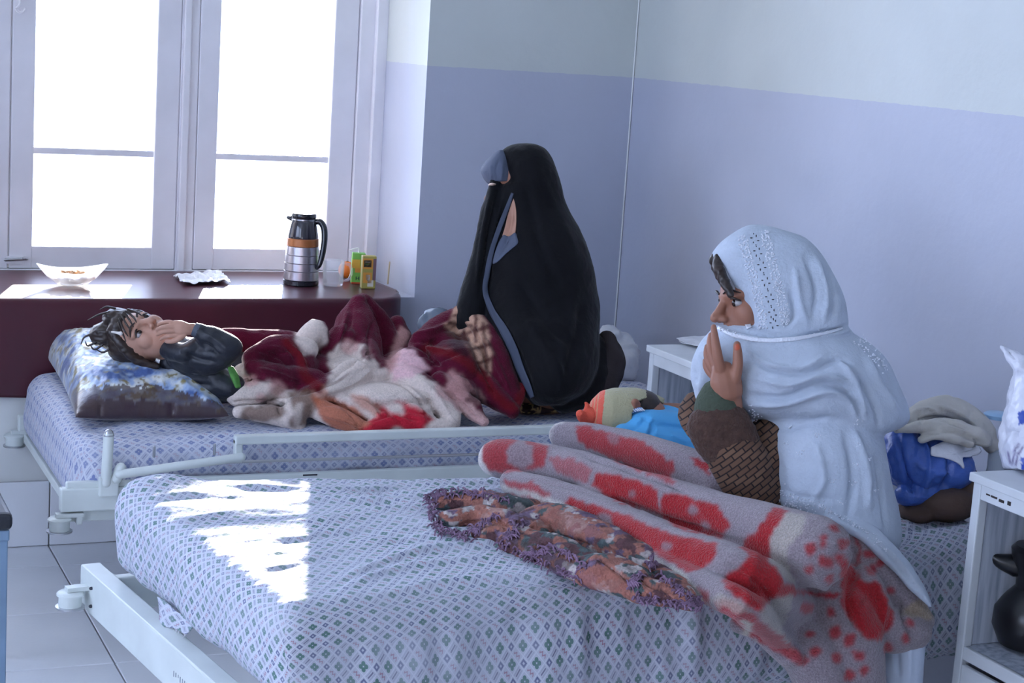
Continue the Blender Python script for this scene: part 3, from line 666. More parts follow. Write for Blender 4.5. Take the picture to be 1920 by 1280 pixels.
def cabinet(label, x0, x1, y0, y1, zt, jug=False):
    e = empty('bedside_cabinet', label, 'cabinet', ((x0+x1)/2, (y0+y1)/2, 0))
    B = lambda n, lo, hi, m=cab_m, bev=.003: box(n, lo, hi, m, e, bev)
    B('top', (x0-.012, y0-.012, zt-.02), (x1, y1+.008, zt))
    B('side_panel', (x0, y0, .05), (x1, y0+.016, zt-.02)); B('side_panel', (x0, y1-.016, .05), (x1, y1, zt-.02)); B('back_panel', (x1-.012, y0+.016, .05), (x1, y1-.016, zt-.02), worn_m)
    for y in (y0, y1-.026): B('front_post', (x0-.004, y, 0), (x0+.02, y+.026, zt-.02))
    B('top_rail', (x0-.003, y0+.026, zt-.055), (x0+.015, y1-.026, zt-.02))
    zs = zt-.39
    B('inner_lining', (x0+.02, y1-.024, zs), (x1-.012, y1-.016, zt-.025), worn_m); B('shelf', (x0+.004, y0+.016, zs-.016), (x1-.012, y1-.016, zs), worn_m)
    B('shelf_rail', (x0-.003, y0+.026, zs-.03), (x0+.012, y1-.026, zs))
    dr = B('door', (x0-.006, y0+.03, .07), (x0+.008, y1-.03, zs-.04)); B('knob', (x0-.02, y0+.05, .24), (x0-.006, y0+.065, .255), steel).parent = dr
    B('floor_panel', (x0, y0+.016, .05), (x1-.012, y1-.016, .066))
    return e, B
c1, B1 = cabinet('white wooden bedside cabinet beside the far bed, sheets of paper on top', 2.427, 2.86, 4.14, 4.445, .80)
c2, B2 = cabinet('white wooden bedside cabinet at right edge with chipped top rail and black jug inside', 2.48, 2.885, 2.60, 3.022, .78)
for y, w in ((2.97, .012), (2.95, .02), (2.925, .016), (2.90, .01)): B2('paint_chip', (2.4755, y-w/2, .741+random.uniform(-.004, .003)), (2.478, y+w/2, .7445+random.uniform(-.001, .003)), chip_m, 0)
for k in range(2):
    q = [on(*p, z=.8+.002) for p in ((1268+5*k, 636+7*k), (1330+12*k, 632+6*k), (1345, 655+4*k), (1278+8*k, 646+4*k))]
    crumple('paper_sheet', q, mat('paper', srgb(228, 228, 232), .8), ('upper' if k else 'lower')+' loose white paper sheet on the far bedside cabinet', 'paper', .002, 10, .002+.005*k)
# black jug on the shelf of the near cabinet
jb = on(1925, 1236, z=.395); jb = on(1936, 1170, x=2.62); jb[2] = .391; jg = empty('black_jug', 'black plastic ewer standing inside the near bedside cabinet', 'jug', jb)
bk = mat('jug_black', srgb(16, 16, 20), .3)
jk = Soup().lathe(jb, [(.045, 0), (.07, .01), (.088, .05), (.086, .09), (.066, .118), (.046, .14), (.046, .165), (.060, .20), (.064, .225), (.055, .235), (.03, .238)], 32)
jk.build('jug_body', bk, jg)
Soup().tube([(jb+np.array([-.04, .03, .185]), .026), (jb+np.array([-.07, .05, .192]), .016), (jb+np.array([-.09, .064, .205]), .006)], 14, 4).build('jug_spout', bk, jg)
Soup().tube([(jb+np.array([.05, -.03, .21]), .009), (jb+np.array([.10, -.06, .19]), .010), (jb+np.array([.10, -.06, .10]), .010), (jb+np.array([.07, -.04, .06]), .009)], 10, 5).build('jug_handle', bk, jg)
# ------------------------------------------------------------------ blue-grey metal stool at the left edge
sb = empty('metal_stool', 'blue-grey steel stool with padded black top at the left edge', 'stool', (.42, 4.30, 0))
bg = mat('stool_paint', srgb(124, 150, 176), .45, var=.1, vscale=9); pad = mat('black_vinyl', srgb(40, 42, 50), .25)
box('seat_pad', (.19, 4.13, .43), (.592, 4.47, .475), pad, sb, .016, 3); box('seat_frame', (.20, 4.14, .405), (.585, 4.46, .432), bg, sb, .003)
for x, y in ((.203, 4.143), (.556, 4.143), (.203, 4.43), (.556, 4.43)): box('leg', (x, y, 0), (x+.026, y+.026, .41), bg, sb, .003)
# ================================================================== far bed: pillow, child, fleece blanket, woman in black
def Y(px, py, y): return on(px, py, y=y)
def nrm(v): v = np.array(v, float); return v/np.linalg.norm(v)
skin_tan = mat('skin_tan', srgb(186, 142, 122), .5, var=.05, vscale=30, spec=.35)
skin_brown = mat('skin_brown', srgb(156, 108, 88), .5, var=.06, vscale=30, spec=.35)
eye_white = mat('eye_white', srgb(176, 170, 170), .2); iris_m = mat('iris', srgb(38, 24, 20), .15)
hair_m = mat('dark_hair', srgb(46, 34, 30), .4, var=.3, vscale=60)
def head_frame(c, fwd, up):
    up = nrm(up); fwd = np.array(fwd, float); fwd = nrm(fwd-up*(fwd@up)); side = np.cross(fwd, up)
    return lambda s_, u_, f_, s: c+s*(s_*side+u_*up+f_*fwd), side, up, fwd
def head_soup(H, ax, s, neck=True, S_=None):
    q = S_ or Soup(); side, up, fwd = ax; A = (side, up, fwd)
    e = lambda a, b, c, r: q.ell(H(a, b, c, s), r[0]*s, r[1]*s, r[2]*s, A)
    e(0, .12, -.05, (.365, .385, .455)); e(0, -.16, .09, (.285, .33, .30)); e(0, -.40, .25, (.12, .10, .11))
    for k in (-1, 1):
        e(k*.165, -.10, .22, (.13, .15, .13)); e(k*.365, -.03, -.04, (.035, .11, .07)); e(k*.055, -.155, .43, (.045, .036, .05))
    q.tube([(H(-.22, .085, .30, s), .05*s), (H(0, .075, .385, s), .05*s), (H(.22, .085, .30, s), .05*s)], 10, 3)
    q.tube([(H(0, .05, .38, s), .045*s), (H(0, -.06, .445, s), .048*s), (H(0, -.135, .505, s), .055*s)], 10, 3)
    e(0, -.245, .385, (.11, .028, .05)); e(0, -.295, .375, (.095, .032, .05))
    if neck: q.tube([(H(0, -.25, -.05, s), .20*s), (H(0, -.72, -.16, s), .19*s)], 14, 2)
    return q
def eyes(H, ax, s, par, ks=(-1, 1), look=(0, 0)):
    side, up, fwd = ax
    for k in ks:
        c = H(k*.155, .0, .315, s)
        ev = Soup().ell(c, .072*s, .038*s, .052*s, (side, up, fwd)).build('eye', eye_white, par)
        Soup().ell(c+fwd*.043*s+side*look[0]*s+up*look[1]*s, .034*s, .036*s, .018*s, (side, up, fwd)).build('iris', iris_m, ev)
        Soup().tube([(H(k*.07, .03, .355, s), .008*s), (H(k*.155, .052, .372, s), .014*s), (H(k*.245, .02, .325, s), .008*s)], 8, 4).build('eyelid', MATS['dark_hair'], par)
        Soup().tube([(H(k*.06, .105, .42, s), .012*s), (H(k*.15, .135, .40, s), .018*s), (H(k*.26, .10, .325, s), .007*s)], 8, 4, .7).build('eyebrow', MATS['dark_hair'], par)
def front_d(sk):
    x, y, d = proj(sk.V); f_ = (sk.N@CF) < .15; x, y, d = x[f_], y[f_], d[f_]
    def g(px, py, r=7):
        for k in (1, 2, 4):
            m_ = (np.abs(x-px) < r*k) & (np.abs(y-py) < r*k)
            if m_.any():
                q_ = d[m_]; q_ = q_[q_ < q_.min()+.012]; return float(q_.mean())
        return float(np.median(d))
    return g
def strip(sk, line, name, m, par, off=.002, th=.002):
    """flat band laid on the surface along a line of (x, y, half width) pixels"""
    g = front_d(sk); L_ = catmull(np.array(line, float), 8); V, F = [], []; T = np.gradient(L_[:, :2], axis=0); T /= np.linalg.norm(T, axis=1)[:, None]+1e-9
    dd = np.array([[g(x-t[1]*w*c, y+t[0]*w*c, 5) for c in (-1, -.4, .4, 1)] for (x, y, w), t in zip(L_, T)])
    for _ in range(3): dd[1:-1] = (dd[:-2]+dd[1:-1]*2+dd[2:])/4
    for (x, y, w), t, d4 in zip(L_, T, dd):
        for c, d_ in zip((-1, -.4, .4, 1), d4): V.append(D(x-t[1]*w*c, y+t[0]*w*c, d_-off))
    for i in range(len(L_)-1):
        for j in range(3): F.append((i*4+j, (i+1)*4+j, (i+1)*4+j+1, i*4+j+1))
    o = fromdata(name, V, F, m, par, True); md = o.modifiers.new('t', 'SOLIDIFY'); md.thickness = th; md.offset = 0; return o
def decal(sk, poly, name, m, par, off=.002, th=.002, rings=5):
    """cloth or skin piece with an exact outline laid on the surface"""
    g = front_d(sk); P = catmull(np.array(list(poly)+[poly[0]], float), 4)[:-1]; c = P.mean(0); n = len(P); V, F = [], []
    for k in range(rings):
        f_ = 1-k/rings
        for p in P: x, y = c+(p-c)*f_; V.append(D(x, y, g(x, y, 5)-off))
    V.append(D(c[0], c[1], g(c[0], c[1], 5)-off))
    for k in range(rings-1):
        for j in range(n): F.append((k*n+j, k*n+(j+1) % n, (k+1)*n+(j+1) % n, (k+1)*n+j))
    for j in range(n): F.append(((rings-1)*n+j, (rings-1)*n+(j+1) % n, rings*n))
    o = fromdata(name, V, F, m, par, True); md = o.modifiers.new('t', 'SOLIDIFY'); md.thickness = th; md.offset = 0; return o
def patch(sk, polys, name, m, par, off=.0015, line=None, th=.002):
    """a piece of the surface inside a pixel outline (or along a line), lifted off as its own cloth piece"""
    px, py, d = proj(sk.V); f_ = (sk.N@CF) < .1
    inn = np.zeros(len(px), bool)
    for p in polys: inn |= inpoly(px, py, p)
    for L_, w in (line or []): inn |= segdist(px, py, catmull(np.array(L_, float), 5))[0] < w
    inn &= f_; fi = inn[sk.F].all(1); F = sk.F[fi]
    if not len(F): return None
    u, inv = np.unique(F, return_inverse=True); o = fromdata(name, sk.V[u]+sk.N[u]*off, inv.reshape(F.shape), m, par, True, sk.C[u] if sk.C is not None else None)
    md = o.modifiers.new('t', 'SOLIDIFY'); md.thickness = th; md.offset = -1; return o
# ---- pillow
def cushion(name, q, h0, m, label, ncell=170, seed=0, cols=None, lift=0):
    q = np.array(q); n = ncell; V, F = [], []
    s, t = np.meshgrid(np.linspace(-1, 1, n), np.linspace(-1, 1, n), indexing='ij'); s, t = s.ravel(), t.ravel()
    pin = .06*(1-s*s)*0+1
    ss, tt = s*(1-.07*(1-t*t)*0-.05*(1-np.abs(t))*0), t
    a, b = (ss+1)/2, (tt+1)/2
    B = (q[0][None]*(1-a)[:, None]+q[1][None]*a[:, None])*(1-b)[:, None]+(q[3][None]*(1-a)[:, None]+q[2][None]*a[:, None])*b[:, None]
    th_ = h0*np.clip((1-np.abs(s)**3.4), 0, 1)**.5*np.clip((1-np.abs(t)**3.4), 0, 1)**.5
    cen = B.mean(0); B = cen+(B-cen)*(1-.07*((1-s*s)*(np.abs(t) > .0)*t*t+(1-t*t)*s*s))[:, None]
    up = np.array([0, 0, 1.])
    w = fbm(np.stack([s*4, t*4, s*0], 1), 1., 3, seed)*.012*np.clip(th_/h0, 0, 1)
    Tp, Bt = B+up*(th_*1.25+w+lift)[:, None], B-up*(th_*.55-lift)[:, None]
    V = np.concatenate([Tp, Bt]); i, j = np.meshgrid(np.arange(n-1), np.arange(n-1), indexing='ij'); k = (i*n+j).ravel()
    F = np.concatenate([np.stack([k, k+n, k+n+1, k+1], 1), np.stack([k, k+1, k+n+1, k+n], 1)+n*n])
    key = np.round(V*5e4).astype(np.int64); _, fi, inv = np.unique(key, axis=0, return_index=True, return_inverse=True); V = V[fi]; F = inv.ravel()[F]
    N = np.zeros_like(V); sk = Skin(V, F, N); sk.renormal()
    return sk
pil = cushion('pillow', [Zp(142, 782, .588), Zp(430, 780, .585), Zp(352, 665, .645), Zp(74, 648, .60)], .088, None, '')
nz = fbm(pil.V, 28, 4, 2); nz2 = fbm(pil.V, 60, 3, 8)
base = np.tile(np.array(srgb(150, 172, 204)[:3]), (len(pil.V), 1))
w = np.clip(nz*2.2+.2, 0, 1)[:, None]; base = base*(1-w)+np.array(srgb(212, 216, 214)[:3])*w
w = np.clip(nz2*2.5-.3, 0, 1)[:, None]; base = base*(1-w)+np.array(srgb(140, 128, 84)[:3])*w
w = np.clip(-nz*2.6-.55, 0, 1)[:, None]; base = base*(1-w)+np.array(srgb(70, 96, 150)[:3])*w
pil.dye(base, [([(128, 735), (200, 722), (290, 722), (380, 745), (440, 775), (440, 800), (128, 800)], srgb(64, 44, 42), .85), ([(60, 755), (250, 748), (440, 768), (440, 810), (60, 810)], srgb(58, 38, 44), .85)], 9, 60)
pil.strokes([([(140, 765), (200, 772), (300, 762), (420, 778)], 4, -.006), ([(185, 780), (190, 760)], 6, -.008), ([(325, 782), (320, 760)], 6, -.008), ([(330, 705), (370, 735), (415, 768)], 8, .006)])
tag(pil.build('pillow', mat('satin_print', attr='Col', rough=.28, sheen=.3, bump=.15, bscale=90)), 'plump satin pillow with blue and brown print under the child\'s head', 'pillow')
# ---- child lying on the pillow
gs = .188; gup = -CR*.965+CU*.22+CF*.05; gf = -CF*.75+CU*.62+CR*.10
Em = Y(268, 609, 4.78); gfn = nrm(np.array(gf)-nrm(gup)*(np.array(gf)@nrm(gup))); gc = Em-gfn*.34*gs
H, sd, up_, fw = head_frame(gc, gf, gup); ax = (sd, up_, fw)
girl = empty('person', 'child in a dark jacket lying on the pillow with a hand over the mouth', 'person', tuple(Zp(300, 700, .56)))
q = head_soup(H, ax, gs, True)
body_c = [(Y(340, 662, 4.88), .05), (Y(380, 685, 4.95), .065), (Y(450, 700, 4.95), .07), (Y(540, 700, 4.93), .065), (Y(610, 690, 4.9), .06)]
q.tube(body_c, 16, 3, .75)
q.solid(.0032, 3).build('body', skin_tan, girl)
eyes(H, ax, gs, girl, (-1, 1), (0, 0))
# hair: a cap over the skull plus loose locks
hs = Soup(); hs.ell(H(0, .17, -.11, gs), .40*gs, .40*gs, .46*gs, ax); hs.ell(H(-.02, .36, .12, gs), .30*gs, .17*gs, .26*gs, ax)
for k in (-1, 1): hs.tube([(H(k*.15, .44, .20, gs), .075*gs), (H(k*.31, .22, .16, gs), .08*gs), (H(k*.38, -.02, -.02, gs), .07*gs), (H(k*.34, -.30, -.10, gs), .05*gs)], 10, 4)
hs.ell(D(200, 628, dep(gc)+.01), .048, .036, .05); hs.ell(D(222, 600, dep(gc)+.01), .045, .035, .05)
hk_ = hs.solid(.0035, 2); hk_.bumpy(.0025, 55, 2, 5, (1, 1, 2.)); ho = hk_.build('hair', hair_m, girl)
lk = Soup()
for k in range(9):
    a = random.uniform(-2.4, 2.4); b = random.uniform(-.2, 1.); p = H(.40*math.sin(a)*.95, .30+.22*b, -.10+.42*math.cos(a)*.6, gs)
    d0 = nrm(p-gc); e_ = random.uniform(.010, .032)
    lk.tube([(p-d0*.012, .0016), (p+d0*e_*.5+CU*random.uniform(-.01, .012), .0011), (p+d0*e_+CU*random.uniform(-.02, .015)-CR*.01, .0005)], 5, 3)
for (x, y, x2, y2, x3, y3) in ((232, 585, 243, 600, 250, 612), (236, 583, 250, 594, 256, 604), (228, 590, 236, 606, 246, 620), (224, 598, 232, 618, 240, 630), (240, 580, 258, 586, 266, 592), (222, 605, 230, 625, 236, 640)):
    d1 = dep(gc)-.085; lk.tube([(D(x, y, d1+.02), .0035), (D(x2, y2, d1), .003), (D(x3, y3, d1-.002), .0012)], 6, 4)
for (x, y, x2, y2, x3, y3) in ((175, 625, 158, 632, 152, 645), (182, 640, 165, 648, 160, 640), (200, 640, 178, 655, 168, 645), (215, 645, 195, 660, 180, 655), (205, 585, 185, 590, 165, 600), (215, 578, 200, 575, 188, 580)):
    d1 = dep(gc)-.02; lk.tube([(D(x, y, d1), .004), (D(x2, y2, d1), .003), (D(x3, y3, d1), .0012)], 6, 4)
lk.build('hair_locks', hair_m, ho)
d1 = dep(gc)-.095; Soup().tube([(D(210, 622, d1), .0028), (D(221, 624, d1-.002), .0035), (D(226, 625, d1-.003), .006)], 10, 3).build('hair_clip', mat('pearl', srgb(226, 220, 214), .25), girl)
# hand over the mouth
def hand(name, fingers, palm, m, par, vox=.0024):
    s = Soup()
    for ch in fingers: s.tube(ch, 10, 4)
    for c in palm: s.tube(c, 12, 3, .62, CF)
    return s.solid(vox, 2).build(name, m, par)
dh = dep(Em)-.055
F_ = lambda pts, r, dd=0: [(D(x, y, dh+dd+z_), rr) for (x, y, z_), rr in zip(pts, r)]
hand('hand', [F_([(330, 607, 0), (316, 603, -.004), (304, 605, .004), (297, 609, .014)], [.0064, .006, .0055, .0048]), F_([(330, 613, -.006), (314, 612, -.013), (302, 614, -.006), (294, 618, .004)], [.0066, .0063, .0057, .005]),
              F_([(330, 621, -.005), (315, 621, -.011), (303, 623, -.004), (295, 627, .005)], [.0064, .0061, .0055, .0048]), F_([(332, 629, -.003), (318, 630, -.008), (308, 632, -.003), (301, 636, .004)], [.0058, .0054, .005, .0043]),
              F_([(345, 628, .0), (334, 636, -.004), (322, 640, -.002), (312, 640, .004)], [.0078, .0074, .0066, .0056])],
     [F_([(327, 614, 0), (340, 616, .0), (352, 617, .004)], [.021, .022, .017]), F_([(348, 617, .004), (364, 617, .012)], [.016, .0165])], skin_tan, girl, .0017)
navy_j = mat('navy_jacket', srgb(27, 30, 40), .5, var=.15, vscale=14, bump=.35, bscale=35, sheen=.15)
jk = Soup()
jk.tube([(Y(336, 672, 4.92), .07), (Y(375, 690, 4.95), .10), (Y(425, 700, 4.95), .098), (Y(470, 700, 4.93), .09)], 18, 4, .72)
jk.tube([(D(376, 622, dh+.012), .024), (D(392, 632, dh+.02), .034), (D(425, 652, dh+.03), .042)], 16, 4)
jk.tube([(D(425, 652, dh+.03), .042), (D(400, 668, dh+.04), .045), (D(345, 664, dh+.09), .05)], 16, 4)
jk.tube([(D(318, 655, dh+.06), .028), (D(345, 660, dh+.03), .028), (D(372, 645, dh+.035), .022)], 12, 4)
jk.tube([(D(325, 685, dh+.12), .04), (D(375, 705, dh+.10), .05), (D(432, 726, dh+.08), .042)], 14, 3)
js = jk.solid(.0042, 3)
js.strokes([([(385, 625), (410, 640), (432, 660)], 5, .006), ([(375, 640), (400, 655), (425, 672)], 5, -.008), ([(340, 655), (370, 672), (410, 680)], 6, -.008), ([(330, 690), (370, 700), (420, 700)], 7, .007), ([(350, 720), (400, 722)], 7, -.007), ([(400, 650), (420, 668)], 4, .006)])
js.bumpy(.003, 26, 2, 9); js.build('jacket', navy_j, girl)
Soup().tube([(D(364, 617, dh+.012), .0195), (D(373, 621, dh+.012), .022)], 16, 2, 1., None, False).build('cuff', mat('cuff_grey', srgb(70, 78, 92), .6), girl)
tag(Soup().tube([(D(433, 690, dh+.03), .010), (D(440, 706, dh+.02), .013), (D(446, 724, dh+.015), .010)], 12, 3, .6).build('shirt_hem', mat('green_knit', srgb(72, 128, 52), .7, var=.25, vscale=80), girl), 'bright green shirt hem')
# ---- fleece blanket
burg, crm, rdp, orb, brn, pnk, trm, drk = srgb(92, 24, 46), srgb(222, 206, 196), srgb(200, 44, 62), srgb(186, 104, 74), srgb(104, 72, 56), srgb(206, 158, 154), srgb(108, 24, 34), srgb(56, 16, 28)
fb = Soup(); R_ = lambda L, n=14, sub=5, fl=1.: fb.tube([(Y(a, b, c), r) for a, b, c, r in L], n, sub, fl)
R_([(422, 632, 4.96, .028), (480, 642, 4.93, .04), (545, 652, 4.9, .05), (600, 670, 4.88, .06)])
fb.ell(Y(530, 688, 4.76), .105, .058, .09); R_([(472, 672, 4.72, .03), (520, 650, 4.74, .036), (575, 655, 4.74, .034)])
R_([(475, 690, 4.70, .03), (520, 705, 4.66, .035), (590, 715, 4.66, .035)])
R_([(562, 655, 4.8, .034), (592, 618, 4.82, .033), (600, 640, 4.82, .03)])
R_([(672, 566, 4.95, .026), (668, 600, 4.93, .058), (665, 650, 4.88, .082), (662, 705, 4.82, .095)], 18); R_([(682, 566, 4.97, .028), (712, 605, 4.97, .036), (727, 650, 4.93, .04), (730, 700, 4.88, .05)])
R_([(640, 640, 4.84, .05), (618, 690, 4.8, .05)])
R_([(688, 655, 4.80, .035), (684, 690, 4.73, .045), (640, 718, 4.67, .044), (588, 745, 4.62, .043), (548, 775, 4.58, .034)], 16)
R_([(744, 606, 5.0, .026), (752, 640, 4.95, .036), (738, 700, 4.85, .045), (725, 740, 4.75, .04)])
R_([(446, 742, 4.66, .032), (500, 735, 4.66, .036), (560, 742, 4.66, .03)]); R_([(446, 772, 4.61, .018), (505, 776, 4.60, .027), (560, 792, 4.58, .024)]); R_([(455, 700, 4.74, .03), (462, 730, 4.7, .03)])
fb.ell(Y(530, 745, 4.70), .12, .034, .09); fb.ell(Y(690, 745, 4.69), .20, .045, .13); fb.ell(Y(830, 730, 4.70), .12, .05, .12)
R_([(596, 768, 4.58, .03), (640, 785, 4.55, .031), (684, 803, 4.53, .02)]); R_([(640, 752, 4.61, .026), (690, 774, 4.57, .026), (725, 795, 4.54, .022)]); R_([(690, 740, 4.64, .02), (730, 765, 4.60, .022)])
R_([(692, 803, 4.52, .02), (732, 788, 4.54, .03), (785, 795, 4.53, .028)]); R_([(735, 765, 4.59, .024), (775, 772, 4.57, .026), (805, 790, 4.55, .022)])
R_([(728, 698, 4.72, .03), (775, 712, 4.66, .037), (818, 750, 4.6, .038), (846, 790, 4.55, .03), (800, 806, 4.52, .018)], 16)
fb.ell(Y(852, 690, 4.74), .11, .085, .12); R_([(788, 648, 4.8, .038), (828, 612, 4.85, .038), (882, 590, 4.86, .036)]); R_([(885, 592, 4.82, .036), (918, 660, 4.72, .055), (958, 745, 4.62, .036)]); R_([(860, 585, 4.84, .022), (885, 578, 4.84, .022), (905, 600, 4.83, .03)])
R_([(742, 690, 4.75, .032), (770, 672, 4.72, .036), (805, 692, 4.69, .03)]); R_([(825, 716, 4.64, .032), (878, 762, 4.58, .030), (906, 790, 4.54, .016)]); R_([(900, 720, 4.66, .05), (960, 770, 4.57, .022)])
R_([(802, 652, 4.72, .010), (850, 664, 4.67, .010), (900, 700, 4.635, .010), (942, 752, 4.58, .010), (968, 762, 4.58, .010), (984, 715, 4.63, .010), (978, 665, 4.69, .010)], 10)
fb.ell(Y(660, 700, 4.80), .16, .06, .12); fb.ell(Y(780, 690, 4.82), .12, .06, .12); fb.ell(Y(590, 700, 4.80), .10, .055, .1); fb.ell(Y(730, 770, 4.62), .13, .03, .08); fb.ell(Y(895, 655, 4.82), .08, .10, .10); fb.ell(Y(925, 720, 4.74), .085, .055, .09); fb.ell(Y(830, 650, 4.84), .07, .06, .08)
R_([(536, 640, 4.72, .010), (562, 668, 4.685, .011), (574, 705, 4.66, .011), (596, 728, 4.66, .010)], 10)
fs = fb.solid(.0042, 3)
fs.strokes([([(480, 655), (520, 668), (545, 690)], 4, -.007), ([(700, 600), (690, 640), (700, 680)], 5, -.008), ([(650, 590), (640, 630), (628, 670)], 6, .006), ([(690, 665), (650, 690), (620, 715)], 5, -.007), ([(700, 690), (660, 720), (600, 740)], 5, .006),
            ([(760, 640), (800, 640), (850, 650)], 6, -.008), ([(800, 690), (840, 670), (870, 660)], 5, -.006), ([(840, 620), (870, 610), (890, 640)], 5, -.008), ([(600, 760), (640, 760), (670, 790)], 4, -.006), ([(770, 720), (800, 745), (825, 790)], 4, -.007), ([(430, 755), (480, 752), (540, 760)], 4, -.007), ([(520, 760), (530, 785)], 5, -.008), ([(455, 770), (470, 790)], 4, -.006), ([(865, 590), (895, 620), (915, 690)], 4, -.008), ([(850, 620), (880, 640)], 4, -.006), ([(700, 760), (730, 772), (760, 800)], 4, -.006)])
fs.strokes([([(440, 720), (480, 708), (520, 715)], 5, .010), ([(480, 765), (530, 745), (560, 735)], 4, -.012), ([(640, 655), (670, 665), (700, 660)], 5, -.010), ([(625, 690), (660, 680), (695, 690)], 5, .010), ([(560, 740), (610, 725), (660, 700)], 4, -.010), ([(600, 775), (650, 790), (690, 812)], 4, .010), ([(650, 745), (690, 760), (715, 785)], 4, .010), ([(700, 790), (740, 775), (790, 790)], 4, -.010), ([(745, 755), (780, 765), (810, 785)], 4, .010), ([(735, 715), (770, 730), (800, 775)], 4, -.010), ([(775, 705), (815, 735), (850, 790)], 5, .008),
            ([(770, 630), (810, 620), (850, 600)], 5, .010), ([(755, 665), (800, 665), (830, 690)], 5, -.010), ([(845, 700), (880, 725), (905, 770)], 5, .010), ([(830, 730), (870, 760), (900, 790)], 4, -.010), ([(900, 620), (935, 690), (960, 740)], 6, .010), ([(885, 650), (910, 700), (930, 750)], 5, -.010), ([(660, 570), (655, 610), (640, 650)], 6, -.008), ([(690, 575), (708, 610), (715, 650)], 5, .008), ([(500, 650), (530, 655), (550, 680)], 4, .008), ([(480, 690), (520, 700), (560, 715)], 4, .008)])
fs.bumpy(.0022, 30, 2, 13)
regs = [([(418, 765), (436, 712), (455, 690), (470, 712), (520, 722), (575, 738), (612, 722), (622, 700), (614, 670), (640, 640), (690, 648), (712, 690), (730, 690), (742, 700), (775, 692), (815, 720), (870, 752), (925, 790), (900, 830), (420, 830)], crm), ([(735, 690), (745, 655), (772, 652), (790, 672), (806, 692), (775, 704), (740, 712)], srgb(226, 186, 190)), ([(552, 662), (556, 605), (592, 596), (614, 612), (614, 640), (592, 664)], crm), ([(750, 612), (770, 622), (752, 660), (734, 700), (722, 690), (738, 640)], pnk, .8),
        ([(425, 655), (450, 640), (456, 690), (440, 706)], crm), ((655, 648, 16), pnk, .7), ((690, 660, 14), burg, .8), ((470, 715, 14), pnk, .8), ((520, 728, 16), pnk, .7), ((490, 745, 10), pnk, .7),
        ([(455, 762), (520, 755), (540, 775), (500, 792), (450, 782)], brn, .75), ([(540, 735), (580, 730), (600, 752), (575, 800), (540, 798), (552, 770)], brn, .8), ([(555, 755), (570, 755), (566, 795), (552, 795)], crm, .8), ([(520, 720), (540, 728), (505, 760), (490, 750)], brn, .6), ((600, 735, 16), orb, .6),
        ([(588, 745), (620, 742), (660, 762), (700, 792), (690, 815), (640, 812), (600, 785)], orb, .9), ([(655, 735), (690, 745), (720, 770), (700, 780), (660, 755)], orb, .6), ([(665, 812), (690, 795), (715, 765), (740, 775), (760, 758), (800, 770), (810, 785), (785, 815), (740, 800), (710, 818)], rdp), ((752, 772, 7), crm, .8), ([(735, 752), (780, 758), (815, 785), (805, 792), (770, 772)], rdp, .9),
        ([(815, 715), (870, 752), (925, 790), (905, 810), (860, 770), (820, 740)], pnk, .8), ([(838, 695), (850, 690), (900, 735), (915, 760), (880, 762), (835, 735)], pnk, .75), ([(850, 690), (900, 740), (912, 770), (870, 755), (880, 740)], drk, .7),
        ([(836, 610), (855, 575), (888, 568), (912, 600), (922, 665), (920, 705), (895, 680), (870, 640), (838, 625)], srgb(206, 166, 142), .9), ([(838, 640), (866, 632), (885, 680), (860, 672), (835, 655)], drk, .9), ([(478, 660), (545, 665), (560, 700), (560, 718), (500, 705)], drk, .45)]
reg2 = [([(x0, y0), (x1, y1)], srgb(74, 34, 34), .85, w_) for x0, y0, x1, y1, w_ in ((842, 606, 884, 612, 3.5), (852, 590, 896, 586, 3), (858, 630, 914, 612, 4), (872, 570, 868, 632, 3), (892, 574, 892, 640, 3), (884, 655, 920, 645, 3.5), (896, 680, 922, 672, 3), (872, 628, 900, 700, 4), (905, 605, 914, 700, 3.5), (838, 622, 874, 640, 5))]
regs += [([(800, 652), (850, 664), (900, 700), (942, 752), (968, 762), (984, 715), (978, 665)], trm, 1, 9), ([(536, 640), (562, 668), (574, 705), (596, 728)], trm, 1, 9)]
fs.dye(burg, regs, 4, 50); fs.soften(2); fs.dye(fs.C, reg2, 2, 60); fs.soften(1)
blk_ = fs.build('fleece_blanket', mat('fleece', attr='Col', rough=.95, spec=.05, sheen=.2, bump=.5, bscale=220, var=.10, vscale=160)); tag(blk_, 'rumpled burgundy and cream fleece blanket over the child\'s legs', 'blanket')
# ---- woman in black
dB = dep(Y(1010, 500, 4.88))
wb_ = empty('person', 'woman in a black chador sitting on the far bed in profile', 'person', tuple(Zp(1010, 745, .56)))
black_c = mat('chador', srgb(10, 11, 16), .8, spec=.2, sheen=.12, bump=.3, bscale=50)
grey_c = mat('grey_lining', srgb(84, 92, 112), .75, bump=.2, bscale=80)
q = Soup()
rows = [(271, 972, 1004, dB, .02), (276, 952, 1020, dB, .055), (288, 936, 1032, dB, .085), (305, 938, 1041, dB, .10), (325, 943, 1047, dB, .11), (342, 944, 1051, dB, .112), (352, 928, 1054, dB, .115), (366, 919, 1058, dB, .115), (390, 914, 1066, dB, .12), (420, 909, 1082, dB, .14), (450, 903, 1097, dB, .165), (490, 895, 1110, dB, .19), (530, 886, 1118, dB, .20), (560, 880, 1123, dB, .21), (590, 886, 1126, dB-.01, .22), (620, 900, 1124, dB-.03, .23), (660, 925, 1124, dB-.05, .24), (700, 950, 1118, dB-.08, .23), (735, 975, 1100, dB-.10, .21), (757, 1000, 1060, dB-.12, .15)]
q.loft(rows, 44, 3, 2.1)
q.tube([(D(930, 340, dB-.05), .02), (D(918, 400, dB-.09), .028), (D(905, 480, dB-.10), .034), (D(890, 560, dB-.12), .05), (D(884, 600, dB-.12), .05)], 14, 4)
q.tube([(D(1110, 660, dB), .06), (D(1105, 720, dB-.08), .06), (D(1060, 745, dB-.16), .05)], 14, 4)
